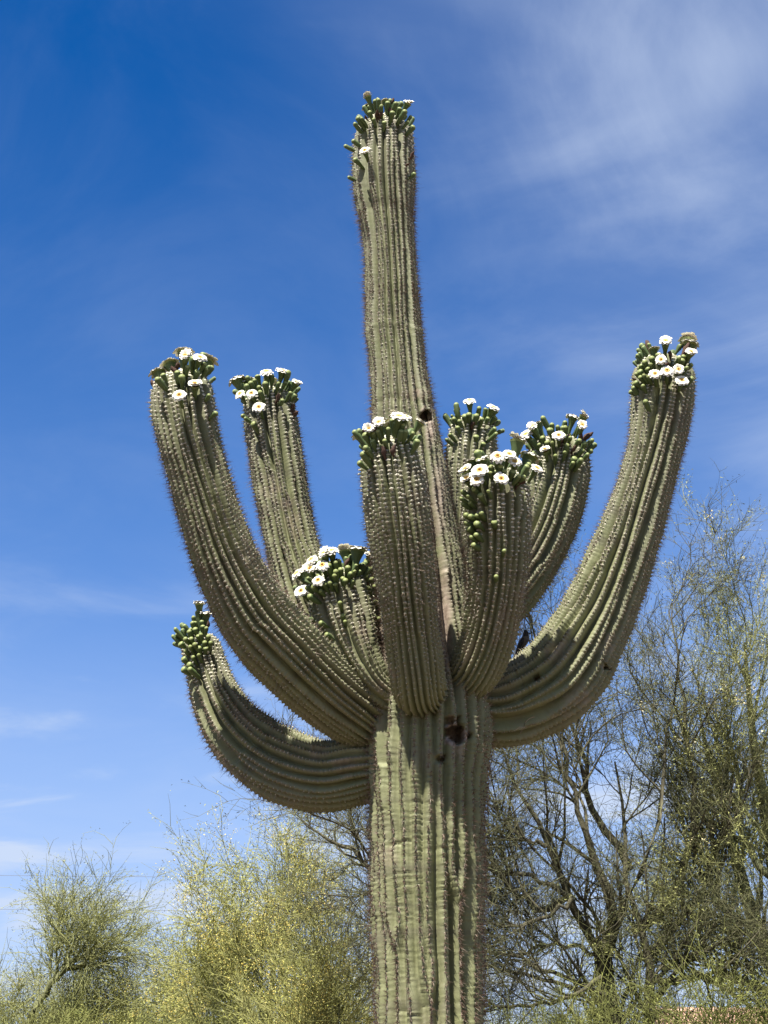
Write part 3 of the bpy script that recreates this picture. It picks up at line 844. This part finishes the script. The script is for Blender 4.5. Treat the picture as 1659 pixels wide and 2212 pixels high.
def spawn(P, R, per, t0, t1, length, angle, up, curl, K, ratio, rmax, rmin, r, droop=0.0, lscale=None):
    """grow children from parent strands; returns child P, R"""
    n, k, _ = P.shape
    cnt = r.poisson(per, n) if np.isscalar(per) else r.poisson(per)
    idx = np.repeat(np.arange(n), cnt)
    q = len(idx)
    t = r.uniform(t0, t1, q) * (k - 1)
    i = np.minimum(t.astype(int), k - 2); fr = (t - i)[:, None]
    p = P[idx, i] * (1 - fr) + P[idx, i + 1] * fr
    tg = unit(P[idx, i + 1] - P[idx, i])
    pr = R[idx, i] * (1 - fr[:, 0]) + R[idx, i + 1] * fr[:, 0]
    rnd = unit(np.cross(tg, r.normal(size=(q, 3))))
    an = np.clip(r.normal(angle, angle * 0.3, q), 0.1, 2.2)[:, None]
    d = tg * np.cos(an) + rnd * np.sin(an); d[:, 2] += up; d = unit(d)
    ln = length * r.uniform(0.5, 1.35, q)
    out = [p]
    bend = r.normal(size=(q, 3)) * curl
    for s in range(K - 1):
        out.append(out[-1] + d * (ln / (K - 1))[:, None])
        d = d + bend * 0.6 + r.normal(size=(q, 3)) * curl; d[:, 2] += up * 0.5 - droop * (s + 1) / K; d = unit(d)
    rr = np.clip(np.minimum(pr * ratio, rmax), rmin, None)
    taper = np.linspace(1, 0.35, K)
    return np.stack(out, 1), rr[:, None] * taper[None]


def specks(P, n, size, r, spread=0.02, elong=1.6, clump=1):
    """small folded leaflets or petals at random places along strands"""
    a, k, _ = P.shape
    idx = r.integers(0, a, n); t = r.uniform(0.25, 1, n) * (k - 1)
    i = np.minimum(t.astype(int), k - 2); fr = (t - i)[:, None]
    p = P[idx, i] * (1 - fr) + P[idx, i + 1] * fr
    if clump > 1: p = p[r.integers(0, max(1, n // clump), n)]
    p = p + r.normal(size=(n, 3)) * spread
    e1 = unit(r.normal(size=(n, 3))); e2 = unit(np.cross(e1, r.normal(size=(n, 3)))); e3 = np.cross(e1, e2)
    s = size * r.uniform(0.6, 1.3, n)[:, None]
    V = np.stack([p - e1 * s * elong, p + e1 * s * elong * 0.5 + e2 * s * 0.9, p + e1 * s * elong - e2 * s * 0.5 + e3 * s * 0.3], 1)
    return V.reshape(-1, 3), np.arange(n * 3).reshape(n, 3)


def strand_obj(name, lst, mat, parent, off, r, sides=3, kind='stuff', tone=None):
    Vs, Fs, Ts, b = [], [], [], 0
    for (P, R) in lst:
        V, F = tubes(P, R, sides)
        Vs.append(V); Fs.append(F + b); b += len(V)
        tn = np.repeat(r.uniform(0, 1, P.shape[0]), P.shape[1] * sides)
        Ts.append(tn)
    o = link(name, mesh(name, np.vstack(Vs) - off, [np.vstack(Fs)], mat, attrs={'tone': np.concatenate(Ts)}), parent)
    if kind: o['kind'] = kind
    return o


def speck_obj(name, P, n, size, mat, parent, off, r, spread=0.02, elong=1.6, clump=1):
    V, F = specks(P, n, size, r, spread, elong, clump)
    tn = np.repeat(r.uniform(0, 1, n), 3)
    o = link(name, mesh(name, V - off, [F], mat, smooth=False, attrs={'tone': tn}), parent)
    o['kind'] = 'stuff'
    return o


def resample(pts, k):
    D = catmull(pts, 10)
    L = np.concatenate([[0], np.cumsum(np.linalg.norm(np.diff(D[:, :3], axis=0), axis=1))])
    s = np.linspace(0, L[-1], k)
    return np.stack([np.interp(s, L, D[:, j]) for j in range(D.shape[1])], 1)


def tree(name, label, cat, base, stems, spec, seed, bark, twig, leaf, group=None, blooms=None):
    """stems: list of polylines [(x,y,z,r)...] in world space. spec: dict of growth levels"""
    r = np.random.default_rng(seed)
    root = link(name, None, loc=base)
    tag(root, label, cat, group)
    K = 14
    S = np.stack([resample(s, K) for s in stems])
    P0, R0 = S[:, :, :3].copy(), S[:, :, 3]
    P0[:, 1:] += r.normal(size=P0[:, 1:].shape) * 0.018
    strand_obj('trunk', [(P0[:spec['ntrunk']], R0[:spec['ntrunk']])], bark, root, base, r, sides=9, kind=None)
    L = [(P0, R0)]
    if len(P0) > spec['ntrunk']:
        strand_obj('limb', [(P0[spec['ntrunk']:], R0[spec['ntrunk']:])], bark, root, base, r, sides=7, kind=None)
    for lv in spec['levels']:
        src = L[lv.get('src', -1)]
        L.append(spawn(src[0], src[1], lv['per'], lv.get('t0', .15), lv.get('t1', 1), lv['len'], lv['ang'], lv['up'], lv['curl'], lv.get('K', 6),
                       lv.get('ratio', .6), lv.get('rmax', .02), lv.get('rmin', .002), r, lv.get('droop', 0)))
    strand_obj('branches', [L[1]], bark, root, base, r, sides=5)
    if len(L) > 3: strand_obj('boughs', [L[2]], bark if spec.get('dark') else twig, root, base, r, sides=3)
    strand_obj('twigs', L[3:] if len(L) > 3 else L[2:], twig, root, base, r, sides=3)
    tips = L[-1][0]
    if spec.get('leaves'):
        speck_obj('leaves', tips, spec['leaves'], spec.get('lsize', 0.010), leaf, root, base, r, spec.get('lspread', 0.02), 2.6, spec.get('clump', 1))
    if blooms:
        sel = tips
        if blooms.get('where'):
            c = tips.mean(1); w = blooms['where'](c); sel = tips[w]
        if len(sel):
            speck_obj('blossom', sel, blooms['n'], blooms.get('size', 0.012), blooms.get('mat', BLOOM), root, base, r, blooms.get('spread', 0.028), 1.0, 14)
    return root


def px(lst, Y, r0, r1):
    """polyline on the survey sheet at depth(s) Y -> world rows with tapering radius"""
    out = []
    for i, q in enumerate(lst):
        yy = Y + (q[2] if len(q) > 2 else 0)
        p = at(q[0], q[1], yy)
        out.append((*p, r0 + (r1 - r0) * i / (len(lst) - 1)))
    return out


def up_from_ground(base, lst, Y, r0, r1):
    rows = px(lst, Y, r0 * 0.85, r1)
    return [(base[0], base[1], -0.1, r0)] + rows


# ------------------------------------------------------------------ trees on the right
def right_trees():
    Y = 13.0
    b = np.array([at(1330, 2212, Y)[0], Y, 0])
    b1 = b + [-0.12, 0.0, 0]; b2 = b + [0.12, 0.1, 0]
    st = [
        up_from_ground(b1, [(1310, 2150), (1292, 2060), (1235, 1940, -.1), (1180, 1830, -.2), (1130, 1720, -.3), (1090, 1600, -.3)], Y, .055, .008),
        up_from_ground(b2, [(1398, 2190), (1420, 2122), (1390, 2075), (1376, 2010), (1360, 1880, .2), (1345, 1760, .3), (1330, 1640, .3)], Y, .055, .008),
        up_from_ground(b1, [(1310, 2120), (1325, 2030), (1355, 1950), (1400, 1860), (1428, 1710), (1440, 1560), (1480, 1480)], Y, .045, .006),
        # limbs
        px([(1292, 2060), (1330, 1985), (1290, 1880), (1265, 1790), (1235, 1690), (1210, 1560)], Y - .1, .055, .008),
        px([(1235, 1940), (1160, 1900), (1080, 1880), (1000, 1840), (930, 1830)], Y - .3, .022, .010),
        px([(930, 1830), (850, 1990), (780, 1930), (730, 1850), (680, 1790), (620, 1740), (585, 1722)][0:1] + [(850, 1905), (800, 1880), (745, 1830), (715, 1815), (680, 1790), (645, 1765)], Y - .3, .03, .004),
        px([(1310, 2150), (1240, 2120), (1150, 2085), (1070, 2060), (990, 2050), (900, 2010), (820, 1980)], Y - .4, .020, .006),
        px([(1300, 2170), (1200, 2130), (1120, 2105), (1060, 2085), (960, 2100), (860, 2090)], Y - .2, .018, .006),
        px([(1376, 2010), (1440, 1950), (1490, 1850), (1500, 1740), (1482, 1600), (1472, 1480), (1450, 1300)], Y + .3, .05, .005),
        px([(1420, 2122), (1490, 2108), (1545, 2120), (1600, 2150)], Y, .032, .012),
        px([(1390, 2075), (1470, 2000), (1530, 1900), (1560, 1780), (1580, 1650)], Y + .5, .045, .008),
        px([(1235, 1940), (1150, 1960), (1090, 1900), (1040, 1830), (1010, 1760)], Y - .2, .03, .008),
        px([(1235, 1940), (1180, 1985), (1110, 2000), (1050, 1985), (990, 1960)], Y - .6, .02, .006),
        px([(1180, 1830), (1120, 1800), (1065, 1755), (1010, 1700)], Y - .3, .02, .006),
        px([(1300, 2110), (1200, 2165), (1090, 2175), (1000, 2160)], Y - .7, .02, .006),
        px([(1292, 2060), (1210, 2040), (1130, 2060), (1060, 2050)], Y + .5, .02, .006),
        px([(1360, 1880), (1310, 1800), (1270, 1690), (1250, 1600), (1165, 1400), (1130, 1300)], Y + .4, .04, .004),
    ]
    spec = dict(ntrunk=3, dark=True, leaves=40000, lsize=.0048, lspread=.02, levels=[
        dict(per=16, len=.95, ang=.75, up=.16, curl=.16, K=8, ratio=.55, rmax=.022, rmin=.006, t0=.22),
        dict(per=7.5, len=.50, ang=.75, up=.10, curl=.20, K=6, ratio=.6, rmax=.009, rmin=.0035, t0=.15),
        dict(per=6.8, len=.30, ang=.7, up=.08, curl=.24, K=4, ratio=.65, rmax=.0042, rmin=.0021, t0=.1),
        dict(per=1.3, len=.17, ang=.7, up=.06, curl=.22, K=3, ratio=.7, rmax=.003, rmin=.0018, t0=.1)])
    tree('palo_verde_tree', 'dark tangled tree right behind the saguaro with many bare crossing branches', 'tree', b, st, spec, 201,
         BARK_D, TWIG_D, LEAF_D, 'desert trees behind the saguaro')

    Y = 13.8
    b = np.array([at(1720, 2212, Y)[0], Y, 0])
    st = [
        up_from_ground(b, [(1690, 2150), (1640, 2020), (1600, 1880), (1560, 1730), (1535, 1640), (1515, 1540)], Y, .10, .008),
        up_from_ground(b, [(1710, 2100), (1690, 1930), (1650, 1750), (1630, 1600), (1615, 1490), (1605, 1390)], Y, .10, .008),
        up_from_ground(b, [(1740, 2080), (1750, 1880), (1740, 1650), (1720, 1520), (1690, 1400)], Y + .2, .09, .008),
        px([(1640, 2020), (1570, 1960), (1520, 1880), (1490, 1800)], Y - .2, .04, .008),
        px([(1690, 1930), (1600, 1800), (1560, 1650), (1520, 1480)], Y - .3, .04, .008),
        px([(1690, 2150), (1600, 2120), (1540, 2100), (1480, 2100)], Y - .3, .04, .008),
        px([(1710, 2100), (1660, 2040), (1600, 2010), (1550, 2020)], Y - .5, .04, .008),
    ]
    spec = dict(ntrunk=3, leaves=44000, lsize=.0056, lspread=.025, levels=[
        dict(per=13, len=.90, ang=.6, up=.16, curl=.14, K=8, ratio=.5, rmax=.020, rmin=.006, t0=.25),
        dict(per=7.5, len=.55, ang=.6, up=.14, curl=.16, K=6, ratio=.6, rmax=.008, rmin=.003, t0=.15),
        dict(per=6, len=.32, ang=.55, up=.12, curl=.18, K=4, ratio=.65, rmax=.004, rmin=.002, t0=.1),
        dict(per=1.2, len=.19, ang=.6, up=.02, curl=.2, K=3, ratio=.7, rmax=.003, rmin=.0018, t0=.1)])
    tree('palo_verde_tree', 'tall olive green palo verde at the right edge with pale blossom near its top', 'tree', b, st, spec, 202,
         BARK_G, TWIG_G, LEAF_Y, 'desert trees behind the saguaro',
         blooms=dict(n=4200, size=.009, mat=BLOOM_P, where=lambda c: (c[:, 2] > 3.6) & (np.sin(c[:, 0] * 9) * np.sin(c[:, 2] * 8) > .25)))


right_trees()


# ------------------------------------------------------------------ trees on the left
def generic_stems(b, x0, x1, ytop, Y, n, r, r0=.07):
    """stems fanning from one foot to reach across x0..x1 up to ytop on the survey sheet"""
    st = []
    for i in range(n):
        u = (i + .5) / n + r.uniform(-.06, .06)
        xe = x0 + (x1 - x0) * u
        ye = ytop + (abs(u - .5) * 2) ** 2 * 190 + r.uniform(0, 50)
        dy = r.uniform(-.7, .7)
        e = at(xe, ye, Y + dy)
        m1 = np.array([b[0] + (e[0] - b[0]) * .30, b[1] + dy * .3, e[2] * .42]); m2 = np.array([b[0] + (e[0] - b[0]) * .66, b[1] + dy * .7, e[2] * .74])
        j = r.normal(size=(2, 3)) * .09
        st.append([(b[0] + r.uniform(-.1, .1), b[1] + r.uniform(-.1, .1), -.1, r0 * r.uniform(.7, 1)), (*(m1 + j[0]), r0 * .6), (*(m2 + j[1]), r0 * .33), (*e, .005)])
    return st


def fluffy(n1=12, leaves=30000, lsize=.010, droop=.0, len1=.9, up=.16, t0=.48):
    return dict(leaves=int(leaves * 1.15), lsize=lsize * .55, lspread=.035, clump=3, levels=[
        dict(per=n1, len=len1, ang=.6, up=up, curl=.14, K=8, ratio=.5, rmax=.018, rmin=.005, t0=t0, droop=droop * .4),
        dict(per=7, len=.50, ang=.65, up=up * .5, curl=.16, K=5, ratio=.6, rmax=.008, rmin=.003, t0=.15, droop=droop * .8),
        dict(per=7.5, len=.34, ang=.55, up=up * .25, curl=.18, K=4, ratio=.7, rmax=.005, rmin=.0032, t0=.1, droop=droop)])


def copy_tree(o, parent=None):
    c = o.copy(); COL.objects.link(c)
    if parent is not None: c.parent = parent
    for ch in list(o.children): copy_tree(ch, c)
    return c


def left_trees():
    r = np.random.default_rng(77)

    def one(label, x0, x1, ytop, foot, Y, n, seed, spec, bark=BARK_G, twig=TWIG_G, leaf=LEAF_Y, blooms=None, name='palo_verde_tree', cat='tree', r0=.07, extra=()):
        b = np.array([at(foot, 2212, Y)[0], Y, 0.0])
        st = generic_stems(b, x0, x1, ytop, Y, n, r, r0) + list(extra)
        spec = dict(spec); spec['ntrunk'] = n
        return tree(name, label, cat, b, st, spec, seed, bark, twig, leaf, 'desert trees behind the saguaro' if cat == 'tree' else 'shrubs at the foot of the trees', blooms)

    one('pale yellow-green palo verde in bloom standing just left of the saguaro', 430, 750, 1960, 600, 16.0, 7, 301, fluffy(14, 46000, .011, .22), twig=TWIG_L, leaf=LEAF_L,
        blooms=dict(n=30000, size=.0075, spread=.04, where=lambda c: np.sin(c[:, 0] * 4.1 + 1) * np.sin(c[:, 2] * 4.6) + np.sin(c[:, 0] * 9 + c[:, 2] * 7) * .5 > -.05))
    one('grey-green wispy tree with a leaning trunk at the left, second from the edge', 100, 190, 2125, 110, 18.0, 5, 302, fluffy(19, 34000, .010, .38, .70),
        extra=[px([(45, 2230), (95, 2150), (150, 2092), (190, 2085)], 17.6, .05, .016), px([(150, 2092), (160, 2050), (150, 2015)], 17.6, .03, .010)])
    one('low yellowish tree between the wispy tree and the blooming palo verde', 230, 310, 2150, 290, 17.2, 4, 303, fluffy(13, 20000, .011, .25, .7), twig=TWIG_L, leaf=LEAF_L,
        blooms=dict(n=5000, size=.0075, where=lambda c: np.sin(c[:, 0] * 6) > .3))
    airy = one('airy grey-green tree leaning left of the blooming palo verde', 375, 430, 2150, 420, 17.6, 4, 305, fluffy(15, 22000, .010, .3, .65),
        blooms=dict(n=3000, size=.007))
    o = copy_tree(airy); o['label'] = 'thin tree cut by the left edge of the picture'
    o.location = (at(-25, 2212, 17.9)[0], 17.9, 0); o.rotation_euler.z = 2.4; o.scale = (1.05, 1.05, .92)
    # understorey
    one('rounded bush covered in yellow blossom beside the saguaro trunk', 590, 810, 2130, 700, 13.6, 8, 311, fluffy(15, 30000, .010, 0, .6, .10, .28), twig=TWIG_L, leaf=LEAF_L,
        blooms=dict(n=18000, size=.007, where=lambda c: np.sin(c[:, 0] * 7) * np.sin(c[:, 2] * 8 + 1) > -.2), name='palo_verde_bush', cat='bush', r0=.035)
    first = None
    for i, (xc, Yb, sc, rot, lab) in enumerate((
            (30, 15.5, (1.0, 1.0, .84), 0.0, 'grey-olive bush in the bottom left corner'),
            (205, 15.1, (.95, 1.0, .88), 2.1, 'olive bush below the low yellowish tree'),
            (365, 15.7, (.95, .95, .84), 4.0, 'olive bush left of the blooming palo verde stems'),
            (515, 14.9, (1.0, .9, .84), 5.2, 'dull olive bush at the foot of the blooming palo verde'))):
        if first is None:
            first = o = one(lab, xc - 85, xc + 85, 2265, xc, Yb, 8, 320, fluffy(15, 22000, .010, .05, .6, .12, .28), twig=TWIG_M, leaf=LEAF_M, name='desert_bush', cat='bush', r0=.03)
        else:
            o = copy_tree(first); o['label'] = lab
            o.location = (at(xc, 2212, Yb)[0], Yb, 0); o.rotation_euler.z = rot
        o.scale = sc
    for (xc, Yb, sc, rot, lab) in ((1155, 15.5, (1.1, 1.1, .93), 1.0, 'green-gold bush low behind the dark tree at the right'),
                                   (1240, 11.6, (.72, .72, .88), 3.0, 'sunlit bush in front of the dark tree trunk'),
                                   (1680, 12.6, (1.0, 1.0, 1.0), 4.6, 'dense olive bush in the bottom right corner')):
        o = copy_tree(first); o['label'] = lab
        o.location = (at(xc, 2212, Yb)[0], Yb, 0); o.rotation_euler.z = rot; o.scale = sc


left_trees()


# ------------------------------------------------------------------ tiled house far right
def house():
    Yr, Ye = 38.0, 34.6
    zr = at(1600, 2183, Yr)[2]; ze = zr - 1.35
    x0, x1 = 6.2, 16.4
    base = np.array([(x0 + x1) / 2, Yr, 0])
    root = tag(link('house', None, loc=base), 'low house with a pinkish clay tile roof beyond the right trees', 'house')
    stucco = plain('pale_stucco', (0.50, 0.42, 0.34), (0.58, 0.50, 0.41), 3, .9)
    clay = plain('clay_roof_tile', (0.42, 0.24, 0.17), (0.55, 0.36, 0.27), 4, .85, .15)
    deck = plain('roof_underlay', (0.16, 0.12, 0.10), (0.22, 0.17, 0.14), 3, .9)
    Yb = Yr + (Yr - Ye)

    def box(nm, a, b, mat, par):
        a, b = np.array(a, float), np.array(b, float)
        V = np.array([[x, y, z] for z in (a[2], b[2]) for y in (a[1], b[1]) for x in (a[0], b[0])]) - base
        F = np.array([[0, 2, 3, 1], [4, 5, 7, 6], [0, 1, 5, 4], [2, 6, 7, 3], [0, 4, 6, 2], [1, 3, 7, 5]])
        return link(nm, mesh(nm, V, [F], mat, smooth=False), par)
    box('wall', (x0 + .5, Ye + .45, -.1), (x1 - .5, Yb - .45, ze + .12), stucco, root)
    V = np.array([[x0, Ye, ze], [x1, Ye, ze], [x0, Yr, zr - .05], [x1, Yr, zr - .05], [x0, Yb, ze], [x1, Yb, ze],
                  [x0, Ye, ze - .12], [x1, Ye, ze - .12], [x0, Yb, ze - .12], [x1, Yb, ze - .12]]) - base
    F = np.array([[0, 1, 3, 2], [2, 3, 5, 4], [6, 8, 9, 7], [0, 6, 7, 1], [4, 5, 9, 8]]); Tt = np.array([[0, 2, 4], [1, 5, 3]])
    F2 = np.array([[0, 4, 8, 6], [1, 7, 9, 5]])
    roof = link('roof', mesh('roof', V, [F, F2, Tt], deck, smooth=False), root)
    # barrel tile: half round shell with thickness, 0.27 wide, 0.42 long
    n = 6
    a = np.linspace(0, np.pi, n + 1)
    V = []
    for (yy, sc, lift) in ((0, 1.0, .0), (.42, .86, .0)):
        for rr in (.128, .108):
            V += [[-math.cos(t) * rr * sc, yy, math.sin(t) * rr * sc * .75 + lift] for t in a]
    V = np.array(V); i = np.arange(4 * (n + 1)).reshape(4, n + 1)

    def q(A, B): return np.stack([A[:-1], A[1:], B[1:], B[:-1]], -1)
    tl = mesh('tile', V, [np.vstack([q(i[0], i[2]), q(i[3], i[1]), q(i[1], i[0]), q(i[2], i[3])])], clay)
    sl = np.array([0, Yr - Ye, zr - ze]); Ls = np.linalg.norm(sl); sd = sl / Ls
    nn = np.array([0, -sd[2], sd[1]])
    tilt = math.atan2(sd[2], sd[1])
    ncol = int((x1 - x0) / .275)
    rows = int(Ls / .33)
    far, bb = [[], []], 0
    rr = np.random.default_rng(4)
    ca, sa = math.cos(tilt - .05), math.sin(tilt - .05)
    for row in range(rows):
        for c in range(ncol):
            p = np.array([x0 + .14 + c * .275, Ye, ze]) + sd * (Ls - .42 - row * .33) + nn * (.03 + rr.uniform(-.008, .008)) - base
            if row < 6:
                o = link('tile', tl, roof, loc=p); o.rotation_euler = (tilt - .05, 0, rr.uniform(-.03, .03))
            else:
                W = np.stack([V[:, 0], V[:, 1] * ca - V[:, 2] * sa, V[:, 1] * sa + V[:, 2] * ca], 1) + p
                far[0].append(W)
    Fq = np.vstack([q(i[0], i[2]), q(i[3], i[1]), q(i[1], i[0]), q(i[2], i[3])])
    W = np.vstack(far[0]); Fa = (np.arange(len(far[0]))[:, None, None] * len(V) + Fq[None]).reshape(-1, 4)
    tag(link('lower_tiles', mesh('lower_tiles', W, [Fa], clay), roof), kind='stuff')
    # ridge caps
    rc = []
    for c in range(int((x1 - x0) / .4)):
        o = link('ridge_tile', tl, roof, loc=np.array([x0 + c * .4, Yr, zr - .02]) - base)
        o.rotation_euler = (0, 0, -math.pi / 2)


house()


# ------------------------------------------------------------------ overhead wires
def wires():
    wm = plain('wire_black', (0.10, 0.10, 0.11), (0.16, 0.16, 0.17), 2, .6)
    for (xa, ya, yb, lab) in ((200, 1893, 1892, 'upper of two thin overhead wires crossing the sky at the left'),
                              (200, 1966, 1964, 'lower of two thin overhead wires just above the left trees')):
        Y = 62.0
        p = at(xa, ya, Y)
        xs = np.linspace(-130, 130, 60)
        zs = p[2] + 0.00035 * (xs ** 2 - p[0] ** 2)
        P = np.stack([xs, np.full(60, Y), zs], 1)[None]
        V, F = tubes(P, np.full((1, 60), .007), 5)
        tag(link('overhead_wire', mesh('overhead_wire', V, [F], wm)), lab, 'wire', 'overhead wires')


wires()


# ------------------------------------------------------------------ nest, bird, straw
def nest():
    r = np.random.default_rng(9)
    c = at(798, 1468, Y0 - 0.16)
    n = 420
    a = r.uniform(0, 6.28, n); rad = .075 * np.sqrt(r.uniform(.15, 1, n))
    p = np.stack([rad * np.cos(a), rad * np.sin(a), r.uniform(-.05, .04, n)], 1)
    d = unit(np.stack([-np.sin(a), np.cos(a), r.normal(0, .35, n)], 1) + r.normal(0, .35, (n, 3)))
    ln = r.uniform(.05, .15, n)
    P = np.stack([p - d * ln[:, None] * .5, p + r.normal(0, .008, (n, 3)), p + d * ln[:, None] * .5 + r.normal(0, .015, (n, 3))], 1)
    m = 90                                  # dangling wisps above and below
    p2 = np.stack([r.normal(.01, .02, m), r.normal(-.02, .02, m), r.uniform(-.14, .15, m)], 1)
    d2 = unit(np.stack([r.normal(0, .4, m), r.normal(0, .4, m), r.choice([-1, 1], m)], 1))
    P2 = np.stack([p2, p2 + d2 * .05, p2 + d2 * .09 + r.normal(0, .02, (m, 3))], 1)
    P = np.vstack([P, P2]) + c
    R = np.full(P.shape[:2], .0016)
    o = strand_obj('bird_nest', [(P, R)], STRAW, None, c, r, kind=None); o.location = c
    tag(o, 'tangle of dry brown straw wedged between trunk and left arms', 'nest')
    # a few pale straws caught on the shaded foot of the right arm
    c = at(1134, 1575, Y0 - 0.10)
    P = np.stack([np.array(q) for q in ([(-.03, 0, -.03), (-.01, 0, .0), (0, -.01, .035)], [(0, 0, 0), (.03, 0, .02), (.06, -.01, .018)], [(0, 0, 0), (-.03, 0, .005), (-.05, .0, -.01)], [(.0, 0, .03), (.02, 0, .05), (.05, -.01, .06)])], 0) + c
    P[:, :, 1] -= .03
    o = strand_obj('straw_wisp', [(P, np.full(P.shape[:2], .0018))], STRAW, None, c, r, kind=None); o.location = c
    tag(o, 'few pale straws caught on the shaded base of the right arm', 'straw')


def bird():
    """small dark songbird perched behind the upper edge of the right arm, seen from the side"""
    foot = at(1131, 1412, Y0 + 0.30)
    root = link('perched_bird', None, loc=foot)
    tag(root, 'small dark bird perched on the inner edge of the right arm', 'bird')
    # trunk as rings along an upright leaning axis: tail tip to crown
    ring = [(-.050, .022, -.075, .004, .003), (-.046, .020, -.050, .012, .005), (-.034, .014, -.015, .014, .008), (-.020, .006, .012, .022, .020), (-.004, 0, .040, .029, .029),
            (.006, -.003, .062, .028, .028), (.012, -.004, .080, .020, .020), (.016, -.005, .093, .018, .018), (.018, -.005, .106, .016, .017), (.016, -.005, .118, .009, .010), (.014, -.005, .123, .002, .002)]
    n = 12; a = np.arange(n) * 2 * np.pi / n
    V = np.vstack([np.stack([x + rx * np.cos(a), y + ry * np.sin(a), np.full(n, z) + .02], 1) for (x, y, z, rx, ry) in ring])
    i = np.arange(len(ring) * n).reshape(-1, n)
    F = np.stack([i[:-1], np.roll(i, -1, 1)[:-1], np.roll(i, -1, 1)[1:], i[1:]], -1).reshape(-1, 4)
    dark = plain('bird_plumage', (0.022, 0.021, 0.022), (0.060, 0.053, 0.047), 60, .7)
    pale = plain('bird_belly', (0.12, 0.095, 0.075), (0.19, 0.155, 0.125), 60, .8)
    mi = np.zeros(len(F), int); mi[3 * n:6 * n] = 1
    link('body', mesh('body', V, [F], [dark, pale], midx=mi), root)
    for s in (-1, 1):
        P = np.array([[[0, s * .027, .085], [-.012, s * .033, .062], [-.028, s * .026, .030], [-.044, s * .014, -.005]]]); R = np.array([[.006, .012, .010, .002]])
        Vw, Fw = tubes(P, R, 7); link('wing', mesh('wing', Vw, [Fw], dark), root)
        P = np.array([[[0, s * .010, .045], [.002, s * .011, .02], [.004, s * .012, 0], [.016, s * .012, -.002]]]); Vw, Fw = tubes(P, np.array([[.004, .002, .0018, .001]]), 5)
        link('leg', mesh('leg', Vw, [Fw], dark), root)
    P = np.array([[[.028, -.005, .124], [.040, -.005, .122], [.050, -.005, .118]]]); Vw, Fw = tubes(P, np.array([[.006, .004, .0006]]), 6)
    link('beak', mesh('beak', Vw, [Fw], dark), root)


nest(); bird()
